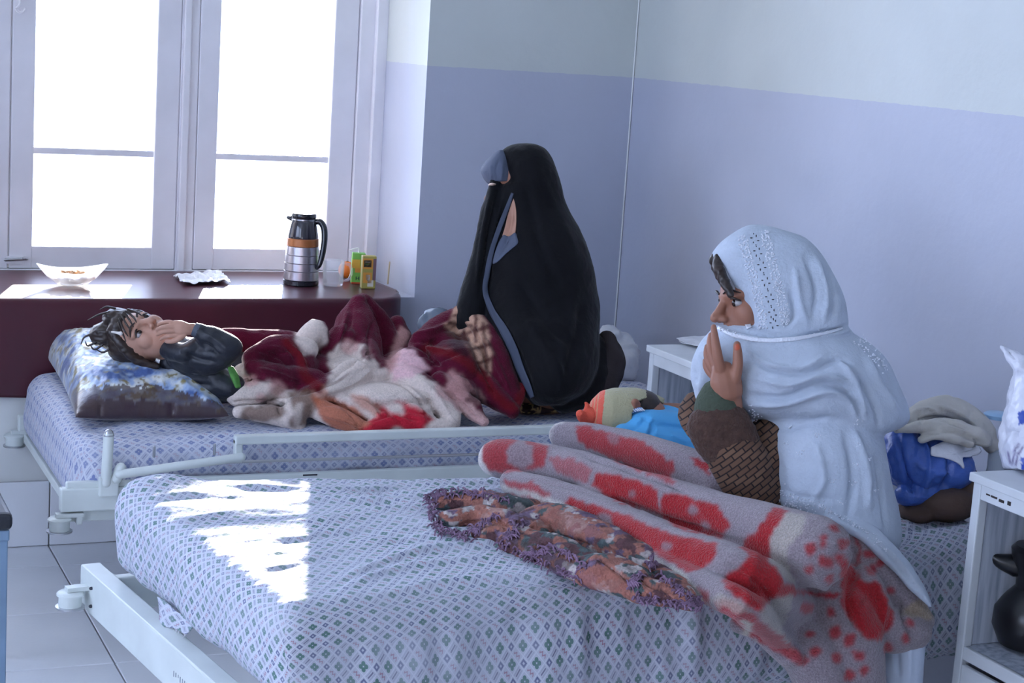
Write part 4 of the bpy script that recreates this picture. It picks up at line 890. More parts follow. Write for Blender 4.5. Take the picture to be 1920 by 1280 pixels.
ck = q.solid(.0055, 4)
ck.strokes([([(935, 350), (915, 450), (900, 560)], 5, -.012), ([(948, 360), (925, 440), (908, 520), (902, 570)], 5, .008), ([(920, 360), (905, 440), (893, 530)], 4, .008), ([(960, 365), (936, 430), (918, 500), (914, 552)], 6, -.010), ([(1000, 300), (1045, 400), (1080, 480)], 12, .006), ([(985, 330), (1010, 450), (1060, 560)], 12, -.008), ([(970, 520), (1020, 600), (1080, 650)], 12, -.010), ([(990, 600), (1040, 680), (1060, 730)], 12, .010), ([(1090, 560), (1080, 640), (1050, 720)], 12, -.010), ([(940, 600), (970, 660), (1000, 735)], 6, -.008), ([(962, 385), (952, 430), (940, 475)], 11, -.022), ([(955, 372), (938, 425), (922, 475), (913, 530)], 4, .010)])
ck.bumpy(.004, 11, 3, 17); ck.build('chador', black_c, wb_)
fc = Soup(); hs_ = .215; HB, sB, uB, fB = head_frame(D(975, 350, dB), -CR*.93-CF*.30-CU*.15, CU*.98-CR*.10); head_soup(HB, (sB, uB, fB), hs_, True, fc)
fc.tube([(D(985, 470, dB), .12), (D(1010, 560, dB), .16), (D(1010, 680, dB-.04), .17)], 16, 3)
fc.solid(.006, 2).build('body', skin_brown, wb_)
# cap under the chador, opening with cheek and grey scarf, trimmed edge
capk = Soup().loft([(284, 930, 950, dB, .05), (296, 917, 960, dB, .068), (308, 906, 965, dB, .078), (320, 901, 968, dB, .083), (332, 905, 968, dB, .084), (344, 914, 966, dB, .08)], 32, 3, 2.).solid(.004, 2)
capk.strokes([([(936, 298), (930, 318), (934, 342)], 3, -.004), ([(920, 308), (922, 335)], 3, .003), ([(943, 300), (940, 340)], 3, .004)]); capk.build('under_cap', grey_c, wb_)
Soup().ell(D(924, 347, dB-.05), .014, .006, .04).build('eye_strip', mat('pale_skin', srgb(222, 196, 180), .5), wb_)
decal(ck, [(963, 372), (967, 388), (968, 410), (967, 432), (962, 442), (950, 446), (942, 444), (947, 425), (953, 400)], 'cheek', skin_tan, wb_, .0015)
decal(ck, [(944, 440), (955, 443), (966, 436), (970, 446), (971, 456), (960, 466), (948, 476), (934, 490), (924, 494), (928, 475), (935, 455)], 'scarf', grey_c, wb_, .003)
strip(ck, [(961, 362, 2.5), (950, 392, 4), (936, 428, 4.5), (922, 470, 4.5), (914, 510, 5), (910, 545, 5), (922, 582, 6), (944, 618, 8), (962, 655, 8), (975, 690, 7.5), (990, 725, 6), (998, 745, 4)], 'chador_edge', mat('grey_trim', srgb(66, 74, 92), .75), wb_, .004)
rs = Soup().tube([(D(877, 545, dB-.10), .024), (D(872, 575, dB-.10), .028), (D(868, 600, dB-.10), .020)], 12, 3).solid(.004, 2); rs.build('sleeve', mat('grey_blue_sleeve', srgb(70, 82, 112), .8, bump=.3, bscale=40), wb_)
fl_s = Soup().tube([(Zp(985, 765, .565), .028), (Zp(1030, 762, .565), .030), (Zp(1085, 757, .57), .028)], 12, 4, .7).solid(.004, 2)
nn = fbm(fl_s.V, 90, 2, 5); cc = np.where((nn > .28)[:, None], np.array(srgb(190, 160, 110)[:3]), np.array(srgb(58, 32, 30)[:3])); fl_s.C = cc
fl_s.build('skirt_hem', mat('flowered_skirt', attr='Col', rough=.8), wb_)
# things behind her on the bed
bdl = Soup().tube([(D(1136, 640, dB+.02), .035), (D(1146, 680, dB-.02), .045), (D(1128, 725, dB-.06), .05)], 14, 4).solid(.005, 3); bdl.bumpy(.005, 20, 2, 3); tag(bdl.build('dark_bundle', mat('dark_brown_cloth', srgb(48, 40, 42), .85, bump=.4, bscale=30)), 'dark brown cloth bundle behind the woman in black', 'bundle')
wbg = Soup().tube([(Y(1140, 628, 5.22), .035), (Y(1168, 650, 5.2), .05), (Y(1172, 690, 5.14), .05)], 12, 4).solid(.006, 1); wbg.bumpy(.012, 22, 3, 8); tag(wbg.build('crumpled_bag', paper), 'crumpled white plastic bag in the corner behind the woman in black', 'bag')
pb = Soup().ell(Y(818, 602, 5.16), .05, .044, .045).ell(Y(800, 606, 5.16), .03, .03, .03).tube([(Y(818, 610, 5.16), .045), (Y(818, 660, 5.16), .045)], 12, 2).solid(.005, 2); pb.bumpy(.006, 28, 3, 5); tag(pb.build('clear_bag', mat('clear_film', srgb(120, 134, 150), .2, alpha=.75, bump=.5, bscale=30)), 'knotted clear plastic bag behind the fleece blanket', 'bag')
# ================================================================== near bed: baby, red blanket, fringed shawl, woman in white
# ---- woman in white
dW = 4.02
ww = empty('person', 'woman in a white embroidered shawl sitting on the near bed, veil held over her mouth', 'person', tuple(Zp(1560, 1000, .6)))
white_c = mat('white_cotton', srgb(186, 196, 210), .8, spec=.2, sheen=.1, bump=.25, bscale=120, var=.04, vscale=20)
hs2 = .222; HW, sW, uW, fW = head_frame(D(1424, 566, dW-.01), -CR*.955-CF*.30-CU*.03, CU*.985-CR*.06); axW = (sW, uW, fW)
q = head_soup(HW, axW, hs2, True); q.tube([(D(1470, 680, dW), .08), (D(1530, 780, dW), .10), (D(1560, 930, dW-.01), .10)], 16, 3)
q.solid(.0042, 3).build('body', skin_brown, ww)
eyes(HW, axW, hs2, ww, (-1, 1), (0, 0))
hr = Soup().tube([(D(1346, 484, dW-.05), .010), (D(1348, 505, dW-.065), .014), (D(1358, 528, dW-.08), .012), (D(1370, 552, dW-.095), .008)], 12, 4).tube([(D(1340, 486, dW), .014), (D(1350, 500, dW+.03), .02)], 10, 2).solid(.003, 2); hr.bumpy(.002, 120, 2, 4); hr.build('hair', hair_m, ww)
hd = Soup()
R0 = [(422, 1406, 1428, .012), (428, 1390, 1455, .045), (442, 1367, 1496, .075), (460, 1346, 1522, .092), (478, 1334, 1537, .10), (505, 1347, 1554, .112), (535, 1361, 1569, .118), (565, 1376, 1580, .118), (595, 1390, 1586, .115), (622, 1400, 1590, .112), (640, 1400, 1592, .11)]
hd.loft([(a, b, c, dW, d_) for a, b, c, d_ in R0], 52, 3, 3.0)
R1 = [(610, 1338, 1592, .085), (622, 1330, 1598, .11), (645, 1312, 1632, .145), (675, 1298, 1660, .165), (705, 1296, 1678, .175), (735, 1303, 1690, .175), (760, 1316, 1700, .17), (785, 1402, 1705, .15), (800, 1430, 1690, .14), (815, 1450, 1652, .13)]
hd.loft([(a, b, c, dW, d_) for a, b, c, d_ in R1], 44, 3, 2.0)
R2 = [(770, 1420, 1650, .12), (810, 1413, 1654, .145), (850, 1414, 1660, .16), (900, 1417, 1670, .17), (940, 1432, 1679, .175), (975, 1490, 1684, .17), (1010, 1560, 1684, .14), (1030, 1620, 1680, .07)]
hd.loft([(a, b, c, dW-.02, d_) for a, b, c, d_ in R2], 44, 3, 2.0)
hd.tube([(D(1560, 968, dW-.17), .03), (D(1625, 1000, dW-.20), .032), (D(1690, 1062, dW-.235), .030), (D(1728, 1112, dW-.25), .018), (D(1745, 1136, dW-.25), .006)], 14, 4, .6)
ws = hd.solid(.0048, 3)
ws.strokes([([(1400, 626), (1470, 634), (1540, 624), (1592, 610)], 5, -.016), ([(1340, 612), (1380, 630), (1440, 638), (1520, 634), (1600, 618)], 6, .010), ([(1395, 655), (1440, 690), (1510, 700), (1570, 675), (1600, 690)], 6, -.010), ([(1400, 650), (1430, 680), (1500, 690), (1550, 665)], 6, .008), ([(1420, 710), (1480, 722), (1540, 705), (1600, 720)], 6, .010), ([(1400, 740), (1470, 745), (1540, 720), (1590, 735), (1618, 780)], 7, -.014), ([(1410, 760), (1480, 755), (1550, 735), (1590, 750), (1610, 790)], 7, .012),
            ([(1620, 660), (1650, 720), (1690, 780)], 9, .008), ([(1610, 700), (1640, 760), (1650, 805)], 7, -.012), ([(1570, 670), (1605, 720), (1625, 790)], 7, .010), ([(1510, 480), (1530, 540), (1525, 600)], 7, -.009), ([(1525, 475), (1550, 540), (1545, 605)], 6, .008), ([(1490, 500), (1500, 560), (1515, 610)], 7, .007), ([(1480, 540), (1490, 590), (1470, 615)], 7, -.008), ([(1545, 500), (1565, 560), (1560, 600)], 5, -.006),
            ([(1310, 660), (1320, 700), (1312, 740)], 7, .009), ([(1330, 640), (1335, 690), (1325, 745)], 6, -.010), ([(1300, 690), (1306, 720)], 5, -.006),
            ([(1430, 800), (1480, 800), (1560, 780)], 9, -.006), ([(1450, 840), (1470, 900), (1460, 940)], 10, -.004), ([(1600, 800), (1625, 880), (1630, 960)], 8, .010), ([(1585, 810), (1600, 890), (1590, 970)], 8, -.010), ([(1530, 830), (1545, 900), (1520, 945)], 9, .008), ([(1640, 850), (1655, 930), (1660, 1000)], 6, -.008), ([(1440, 905), (1500, 930), (1580, 935)], 8, -.004), ([(1560, 960), (1640, 1010), (1720, 1105)], 4, -.008), ([(1600, 975), (1680, 1045), (1730, 1110)], 4, .006)])
ws.bumpy(.0025, 18, 2, 3)
sh = ws.build('shawl', white_c, ww)
gW = front_d(ws)
lace = mat('silver_lace', srgb(226, 230, 240), .35, .2, bump=.4, bscale=200)
strip(ws, [(1352, 500, 5), (1366, 530, 6), (1380, 560, 6), (1394, 590, 6), (1405, 615, 5)], 'lace_edge', lace, ww, .002)
strip(ws, [(1346, 614, 3), (1375, 628, 4), (1420, 637, 4), (1480, 636, 4), (1540, 626, 3), (1580, 615, 2)], 'lace_edge', lace, ww, .0015)
sq = Soup(); ey = Soup(); cl = [(1413, 438), (1420, 470), (1430, 505), (1440, 545), (1448, 585), (1452, 612)]
C_ = catmull(np.array(cl, float), 12)
for k, (x, y) in enumerate(C_):
    t_ = nrm([C_[min(k+1, len(C_)-1)][0]-C_[max(k-1, 0)][0], C_[min(k+1, len(C_)-1)][1]-C_[max(k-1, 0)][1], 0]); n_ = (-t_[1], t_[0])
    for o_ in (-27, -21, -15, 15, 21, 27):
        xx, yy = x+n_[0]*o_+random.uniform(-2, 2), y+n_[1]*o_+random.uniform(-2, 2)
        for _r in range(2): xx += random.uniform(-2, 2); yy += random.uniform(-2, 2); sq.ell(D(xx, yy, gW(xx, yy)-.0008), random.uniform(.0013, .0024), random.uniform(.0012, .0021), .001, None, 6)
    if k % 9 == 4:
        for a in (0, 1.57, 3.14, 4.71):
            xx, yy = x+7*math.cos(a+.4), y+7*math.sin(a+.4); ey.ell(D(xx, yy, gW(xx, yy)-.0006), .0030 if abs(math.cos(a)) > .5 else .0012, .0012 if abs(math.cos(a)) > .5 else .0030, .0008, None, 6)
    elif k % 9 in (0, 8): ey.ell(D(x, y, gW(x, y)-.0006), .0011, .0016, .0008, None, 6)
def scatter(line, w, n, s=sq):
    L_ = catmull(np.array(line, float), 8)
    for _ in range(n):
        p = L_[random.randrange(len(L_))]; xx, yy = p[0]+random.gauss(0, w), p[1]+random.gauss(0, w); s.ell(D(xx, yy, gW(xx, yy)-.0008), random.uniform(.0012, .0023), random.uniform(.0011, .002), .001, None, 6)
scatter([(1350, 617), (1400, 634), (1470, 637), (1560, 622)], 3, 60); scatter([(1615, 640), (1640, 662), (1658, 690)], 6, 60); scatter([(1428, 850), (1430, 890), (1450, 925), (1500, 945), (1545, 953)], 9, 220); scatter([(1440, 915), (1500, 935), (1560, 958), (1620, 995), (1660, 1030)], 4, 120); scatter([(1408, 770), (1418, 790)], 5, 30)
for x, y in ((1480, 800), (1475, 830), (1500, 850), (1530, 812), (1610, 790), (1612, 830), (1608, 870), (1600, 905), (1560, 900), (1580, 940), (1630, 860), (1640, 920)): scatter([(x-3, y), (x+3, y)], 3, 6)
eo = sq.build('sequins', lace, sh); eo['kind'] = 'stuff'; eo = ey.build('eyelets', mat('eyelet_black', srgb(26, 26, 34), .6), sh); eo['kind'] = 'stuff'
# raised hand, sleeve
dH = dW-.165
G_ = lambda pts: [(D(x, y, dH+z_), r) for x, y, z_, r in pts]
hand('hand', [G_([(1350, 692, 0, .0125), (1345, 664, -.006, .0112), (1341, 638, -.002, .0095), (1338, 613, .012, .0070)]), G_([(1378, 712, 0, .0135), (1383, 684, -.006, .0122), (1383, 662, -.008, .0108), (1382, 646, -.006, .0085)]),
              G_([(1347, 698, .016, .012), (1336, 668, .026, .011), (1332, 645, .034, .0095), (1333, 628, .042, .007)]), G_([(1346, 704, .03, .0115), (1332, 682, .042, .0105), (1326, 664, .05, .009), (1326, 650, .056, .007)]), G_([(1346, 712, .042, .010), (1331, 698, .054, .009), (1324, 686, .06, .008), (1322, 676, .064, .006)])],
     [G_([(1354, 690, .012, .024), (1360, 712, .008, .035), (1366, 738, .008, .033)]), G_([(1364, 728, .01, .030), (1368, 768, .02, .030)])], skin_brown, ww, .0026)
tag(Soup().ell(D(1382.5, 651, dH-.0155), .0062, .0085, .0025).build('thumb_nail', mat('henna_nail', srgb(196, 92, 62), .3), ww), 'orange henna-stained thumb nail')
green_k = mat('green_knit_cuff', srgb(70, 80, 66), .9, bump=.6, bscale=130); fur = mat('brown_pile', srgb(78, 56, 48), .95, sheen=.1, bump=.7, bscale=140, var=.2, vscale=60)
Soup().tube([(D(1352, 742, dH+.03), .047), (D(1346, 766, dH+.03), .053), (D(1350, 790, dH+.03), .05)], 24, 4, .8, CF).solid(.0035, 2).build('cuff', green_k, ww)
Soup().tube([(D(1340, 787, dH+.03), .068), (D(1356, 812, dH+.03), .070), (D(1374, 840, dH+.03), .066)], 28, 4, .7, CF).solid(.004, 2).bumpy(.0015, 90, 2, 2).build('sleeve_turnback', fur, ww)
def quilt_mat():
    M = mat('quilted_brown', srgb(112, 82, 62), .85); nt = M.node_tree; N, L = nt.nodes.new, nt.links.new; b = nt.nodes['Principled BSDF']
    g = N('ShaderNodeNewGeometry'); e1, e2 = CR*.80+CU*.60, -CR*.60+CU*.80; cb_ = N('ShaderNodeCombineXYZ')
    for k, e in enumerate((e1, e2)):
        d = N('ShaderNodeVectorMath'); d.operation = 'DOT_PRODUCT'; L(g.outputs['Position'], d.inputs[0]); d.inputs[1].default_value = tuple(e); L(d.outputs['Value'], cb_.inputs[k])
    v = N('ShaderNodeTexBrick'); v.inputs['Scale'].default_value = 1; v.inputs['Brick Width'].default_value = .030; v.inputs['Row Height'].default_value = .0125; v.inputs['Mortar Size'].default_value = .0016; v.inputs['Mortar Smooth'].default_value = .4
    v.inputs['Color1'].default_value = srgb(122, 92, 72); v.inputs['Color2'].default_value = srgb(100, 72, 56); v.inputs['Mortar'].default_value = srgb(36, 26, 26); L(cb_.outputs[0], v.inputs['Vector']); L(v.outputs['Color'], b.inputs['Base Color'])
    bp = N('ShaderNodeBump'); bp.invert = True; bp.inputs['Strength'].default_value = .8; bp.inputs['Distance'].default_value = .006; L(v.outputs['Fac'], bp.inputs['Height']); L(bp.outputs[0], b.inputs['Normal']); return M
quilt = quilt_mat()
Soup().tube([(D(1368, 832, dH+.03), .064), (D(1392, 878, dH+.035), .064), (D(1420, 930, dH+.06), .058), (D(1470, 960, dH+.12), .05)], 24, 4, .75, CF).tube([(D(1420, 925, dH+.07), .055), (D(1440, 830, dH+.1), .06)], 16, 3).solid(.0045, 2).build('sleeve', quilt, ww)
Soup().tube([(D(1300, 752, dW+.02), .022), (D(1294, 775, dW+.0), .030), (D(1312, 800, dW-.02), .035)], 16, 3).solid(.004, 2).build('far_sleeve', quilt, ww)
Soup().tube([(D(1660, 1110, dW-.16), .045), (D(1692, 1180, dW-.20), .046), (D(1690, 1260, dW-.20), .047), (D(1686, 1340, dW-.2), .045)], 18, 4).solid(.005, 2).strokes([([(1680, 1190), (1685, 1270)], 6, -.008), ([(1705, 1190), (1706, 1270)], 6, .006)]).build('trouser_leg', mat('white_trouser', srgb(196, 206, 222), .85, bump=.2, bscale=60), ww)
# ---- baby
bY = 3.93
by = empty('person', 'baby in a khaki and coral knitted hat and blue jacket lying beside the woman', 'person', tuple(Zp(1190, 838, .6)))
bq = Soup().ell(Y(1192, 776, bY), .066, .058, .062).ell(Y(1216, 776, bY-.015), .046, .042, .052).ell(Y(1232, 766, bY-.03), .016, .020, .024).tube([(Y(1196, 758, bY-.058), .008), (Y(1190, 752, bY-.06), .0085), (Y(1189, 762, bY-.06), .007), (Y(1196, 770, bY-.058), .006)], 10, 4).tube([(Y(1215, 790, bY), .04), (Y(1260, 800, bY), .065), (Y(1340, 830, bY-.02), .07)], 16, 3)
bq.solid(.003, 2).build('body', skin_brown, by)
Soup().ell(Y(1204, 764, bY+.0), .052, .047, .062).solid(.004, 1).build('hair', hair_m, by)
ht = Soup().ell(Y(1162, 772, bY), .078, .060, .070).tube([(Y(1150, 775, bY), .066), (Y(1190, 776, bY), .068), (Y(1222, 782, bY), .060)], 28, 4).solid(.0032, 2)
x_, y_, _ = proj(ht.V); xs = x_+(y_-768)*.10; st_ = np.sin((xs-1100)*1.05)
kh, co = np.array(srgb(178, 172, 138)[:3]), np.array(srgb(226, 100, 80)[:3]); tn = np.array(srgb(206, 152, 112)[:3])
ht.C = np.where((xs < 1131)[:, None], np.where(((st_ > .55) & (xs < 1121))[:, None], tn, co), kh)
keep = ~((x_ > 1186) & (y_ > 745+(1200-x_)*.2) & (ht.N@CF < .3)); 
m_ = (((x_-1219)/35)**2+((y_-780)/37)**2 < 1) | (x_ > 1244); fi = ~(m_[ht.F].all(1)); ht.F = ht.F[fi]
ho_ = ht.build('knitted_hat', mat('hat_knit', attr='Col', rough=.95, bump=.5, bscale=180, sheen=.3), by); ho_.modifiers.new('t', 'SOLIDIFY').thickness = .005
pp = Soup().tube([(Y(1108, 778, bY), .022), (Y(1094, 782, bY), .016), (Y(1088, 776, bY-.01), .012)], 12, 3).tube([(Y(1100, 772, bY), .010), (Y(1101, 760, bY), .007), (Y(1098, 755, bY), .004)], 8, 3).tube([(Y(1100, 788, bY), .012), (Y(1095, 797, bY), .008)], 8, 2).solid(.003, 2); pp.build('hat_knot', mat('coral_knit', srgb(226, 96, 74), .95, bump=.5, bscale=180), ho_)
bj = Soup().tube([(Y(1178, 805, bY-.05), .030), (Y(1205, 800, bY-.06), .045), (Y(1245, 812, bY-.05), .062), (Y(1310, 835, bY-.05), .066)], 20, 4).tube([(Y(1195, 790, bY-.05), .030), (Y(1240, 784, bY-.02), .036), (Y(1285, 800, bY-.02), .045)], 14, 4).tube([(Y(1170, 815, bY-.07), .03), (Y(1215, 830, bY-.09), .05), (Y(1300, 855, bY-.1), .05)], 16, 3).solid(.004, 3)
bj.strokes([([(1200, 778), (1225, 800), (1205, 825)], 5, -.006), ([(1225, 780), (1215, 800), (1210, 830)], 5, .005), ([(1230, 795), (1270, 800), (1300, 805)], 5, -.005), ([(1255, 815), (1290, 830)], 6, .004), ([(1170, 812), (1195, 800), (1210, 785)], 4, -.006)]); bj.build('jacket', mat('sky_blue_jersey', srgb(88, 176, 232), .8, sheen=.1, bump=.2, bscale=150), by)
rb = Soup(); A_ = catmull(np.array([(1156, 812), (1160, 794), (1172, 778), (1190, 769), (1206, 767)], float), 8)
gj = front_d(bj)
rb.tube([(D(x, y, dep(Y(1180, 790, bY))-.072), .0055) for x, y in A_[::3]], 10, 3); rb.build('collar', mat('collar_blue', srgb(120, 160, 214), .8), by)
for k in range(2, len(A_), 2): Soup().tube([(D(A_[k][0]-2.5, A_[k][1]-1.5, dep(Y(1180, 790, bY))-.0775), .0016), (D(A_[k][0]+2, A_[k][1]+2, dep(Y(1180, 790, bY))-.0775), .0016)], 6, 1).build('collar_rib', mat('rib_white', srgb(220, 224, 232), .8), by)
# ---- red blanket
rb_ = Soup(); K = lambda L, n=16, sub=5, fl=1.: rb_.tube([(Zp(a, b, c) if c < 2 else D(a, b, c), r) for a, b, c, r in L], n, sub, fl)
K([(935, 858, .655, .048), (1050, 876, .66, .050), (1180, 915, .67, .050), (1320, 962, .67, .055), (1430, 1000, .67, .068), (1530, 1035, .67, .075)], 20)
K([(1056, 818, .67, .038), (1150, 834, .68, .045), (1260, 868, .68, .05), (1350, 905, .67, .05)], 18)
K([(962, 905, .625, .034), (1080, 945, .63, .042), (1200, 998, .635, .046), (1320, 1050, .64, .052), (1420, 1090, .63, .055), (1490, 1150, 3.74, .055), (1540, 1220, 3.71, .055)], 18)
K([(990, 935, .61, .018), (1120, 990, .612, .022), (1230, 1055, .615, .028), (1330, 1105, .62, .032), (1400, 1140, .61, .034), (1470, 1195, 3.67, .034), (1510, 1250, 3.66, .034)], 14)
rb_.ell(Zp(1200, 945, .625), .22, .05, .10)
K([(1430, 1010, .655, .075), (1510, 1080, 3.80, .085), (1575, 1180, 3.735, .085), (1590, 1310, 3.72, .08)], 22)
K([(1370, 1085, .62, .055), (1450, 1150, 3.72, .058), (1520, 1230, 3.68, .06), (1555, 1320, 3.67, .06)], 18)
K([(1560, 1000, 3.90, .06), (1630, 1055, 3.84, .055), (1685, 1115, 3.82, .045), (1728, 1162, 3.82, .028)], 18)
K([(1600, 1120, 3.78, .07), (1650, 1175, 3.77, .055), (1715, 1185, 3.80, .038)], 18); K([(1385, 1170, 3.66, .018), (1420, 1180, 3.65, .024), (1480, 1225, 3.64, .03)], 14)
rsk = rb_.solid(.0048, 4)
rsk.strokes([([(1000, 900), (1120, 925), (1280, 985), (1400, 1020)], 6, -.012), ([(1080, 850), (1180, 880), (1300, 925)], 6, -.010), ([(1500, 1020), (1580, 1030), (1640, 1090)], 9, .008), ([(1595, 1010), (1605, 1060), (1590, 1120), (1610, 1190)], 9, -.016), ([(1640, 1080), (1660, 1140), (1640, 1200)], 9, .008), ([(1690, 1125), (1695, 1160), (1715, 1195)], 5, -.012), ([(1350, 1040), (1420, 1090), (1500, 1200)], 8, -.008), ([(1440, 1030), (1520, 1060), (1560, 1130)], 14, .008), ([(1400, 1120), (1460, 1180), (1520, 1270)], 10, .008)])
rsk.bumpy(.003, 14, 2, 23)
gry, rdb, crb = srgb(150, 138, 144), srgb(168, 38, 44), srgb(178, 170, 160); pt = lambda L: [(1280+a/3.2, 880+b/3.2) for a, b in L]
RG = [([(905, 825), (960, 815), (1030, 838), (1020, 872), (960, 885), (905, 878)], rdb, .85), ((975, 852, 26), gry, .9), ([(1030, 855), (1075, 860), (1110, 880), (1100, 905), (1040, 885)], rdb, .6), ([(1118, 885), (1180, 895), (1232, 915), (1236, 962), (1150, 938), (1112, 910)], rdb), ([(1242, 922), (1345, 945), (1372, 985), (1352, 1010), (1270, 990), (1235, 962)], rdb), ((1300, 955, 9), gry, .8), ((1325, 985, 8), gry, .7), ((1185, 925, 9), gry, .6),
      ([(1078, 796), (1130, 806), (1205, 826), (1262, 868), (1262, 905), (1190, 880), (1110, 842), (1080, 825)], rdb, .9), ((1150, 822, 12), gry, .5), ([(1296, 852), (1330, 868), (1330, 890), (1305, 878)], rdb), ([(940, 900), (1000, 905), (1035, 925), (1020, 945), (960, 928)], rdb, .8), ([(1070, 932), (1180, 968), (1260, 1000), (1345, 1020), (1338, 1055), (1292, 1075), (1200, 1022), (1090, 978), (1058, 948)], rdb), ((1130, 985, 22), gry, .8), ((1250, 1025, 9), gry, .7),
      ([(1180, 1040), (1260, 1075), (1330, 1110), (1320, 1140), (1250, 1110), (1190, 1075)], rdb, .8), ([(1330, 1130), (1370, 1120), (1450, 1180), (1520, 1240), (1500, 1250), (1420, 1200)], rdb, .8),
      (pt([(540, 220), (635, 240), (580, 330), (520, 430), (520, 560), (620, 680), (700, 720), (920, 740), (940, 770), (700, 742), (560, 760), (460, 850), (400, 830), (230, 680), (250, 640), (400, 520), (350, 460), (440, 380)]), rdb), (pt([(950, 560), (1030, 580), (1090, 680), (1190, 680), (1260, 850), (1250, 950), (1180, 1030), (1090, 1020), (980, 880), (950, 800)]), rdb), (pt([(520, 420), (630, 250), (740, 270), (720, 380), (640, 450), (620, 560), (680, 680), (600, 640), (530, 560)]), crb, .8), (pt([(470, 850), (570, 765), (660, 745), (640, 850), (600, 960), (680, 1090), (560, 980), (480, 900)]), crb, .8), (pt([(140, 790), (230, 740), (300, 760), (420, 860), (300, 860)]), crb, .6),
      (pt([(1010, 340), (1040, 400), (1060, 480), (1050, 560)]), rdb, .9, 4), (pt([(1310, 860), (1400, 780), (1480, 800), (1510, 900), (1440, 900)]), srgb(168, 148, 120), .7)]
for x, y in ((770, 480), (845, 430), (910, 350), (965, 440), (865, 550), (765, 600), (885, 655), (950, 545), (745, 830), (885, 850), (760, 985), (915, 975), (1000, 1020), (795, 1085), (920, 1125), (1060, 1110), (1000, 1230), (1090, 1200), (1120, 500), (1135, 600), (1190, 560), (1250, 730), (1370, 920), (1340, 1010), (1230, 1070)): RG.append(((1280+x/3.2, 880+y/3.2, random.uniform(8, 12)), rdb, .85))
RG += [([(930, 812), (905, 826), (897, 850), (903, 876), (925, 898)], srgb(206, 200, 196), 1, 7), ([(1052, 784), (1034, 793), (1026, 808), (1030, 828)], srgb(206, 200, 196), 1, 6), ([(1255, 1065), (1290, 1090), (1312, 1128)], srgb(196, 190, 182), 1, 6), ([(1230, 1050), (1262, 1080), (1280, 1120)], srgb(196, 190, 182), 1, 4), ([(940, 915), (1000, 930), (1060, 950)], srgb(200, 194, 188), 1, 5), ([(1392, 1165), (1405, 1175), (1398, 1190)], crb, 1, 6)]
rsk.dye(gry, RG, 5, 60); rsk.soften(1)
tag(rsk.build('wool_blanket', mat('red_wool', attr='Col', rough=.95, spec=.1, sheen=.35, bump=.7, bscale=240, var=.22, vscale=260, detail=2)), 'red and grey patterned wool blanket over the lap of the woman in white', 'blanket')
# ---- fringed shawl
fr_ = Soup(); K2 = lambda L, n=14, fl=.7: fr_.tube([(Zp(a, b, .605+r*.5), r*1.2) for a, b, r in L], n, 5, fl)
K2([(825, 940, .022), (900, 938, .03), (960, 950, .03), (1000, 948, .02)]); K2([(840, 975, .025), (900, 968, .032), (960, 985, .034), (1010, 1000, .03)]); K2([(900, 1000, .02), (980, 1012, .03), (1060, 1040, .038), (1110, 1070, .03)]); K2([(975, 985, .03), (1040, 975, .045), (1110, 1005, .045), (1190, 1040, .035), (1240, 1060, .025)]); K2([(1080, 1062, .03), (1140, 1075, .045), (1200, 1095, .035)]); K2([(1150, 1095, .025), (1230, 1110, .03), (1300, 1132, .02)]); K2([(1190, 1060, .025), (1240, 1085, .03), (1285, 1118, .022)]); K2([(960, 1015, .03), (1050, 1050, .03), (1120, 1085, .028)])
fsk = fr_.solid(.0042, 2)
fsk.strokes([([(860, 985), (920, 975), (970, 960)], 4, -.008), ([(980, 1000), (1020, 975), (1060, 985)], 4, .008), ([(1000, 1030), (1060, 1010), (1130, 1030)], 4, -.009), ([(1075, 1060), (1120, 1050), (1160, 1075), (1190, 1100)], 4, -.008), ([(930, 965), (950, 990), (980, 1010)], 4, -.008), ([(1120, 1010), (1170, 1040), (1220, 1065)], 4, .007), ([(1180, 1060), (1210, 1090), (1260, 1110)], 4, -.008)]); fsk.bumpy(.004, 32, 2, 7)
na, nb, nc = fbm(fsk.V, 20, 3, 41), fbm(fsk.V, 34, 3, 52), fbm(fsk.V, 110, 2, 63)
P4 = [np.array(srgb(*c)[:3]) for c in ((152, 100, 88), (74, 86, 88), (106, 86, 108), (172, 162, 160), (90, 58, 62))]
cc = np.tile(P4[0], (len(fsk.V), 1)); cc[na < -.22] = P4[1]; cc[(na > .30)] = P4[2]; cc[(nb > .42)] = P4[3]; cc[(nb < -.42)] = P4[4]; cc *= (1+.35*nc)[:, None]
fsk.dye(np.clip(cc, 0, 1), [([(868, 962), (940, 950), (955, 985), (905, 1000), (865, 985)], srgb(164, 106, 90), .7), ([(1000, 985), (1030, 945), (1090, 970), (1150, 1010), (1080, 1005)], srgb(160, 102, 88), .7), ([(1078, 1080), (1120, 1055), (1190, 1085), (1180, 1115), (1110, 1105)], srgb(164, 104, 90), .75), ([(940, 1005), (1000, 1015), (1080, 1050), (1060, 1075), (980, 1050)], srgb(70, 50, 46), .6)], 4, 70)
fo_ = fsk.build('fringed_shawl', mat('shawl_weave', attr='Col', rough=.95, bump=.6, bscale=200, var=.15, vscale=200)); tag(fo_, 'crumpled rust, green and purple patterned shawl with fringe on the near bed', 'shawl')
fg = Soup(); gF = front_d(fsk)
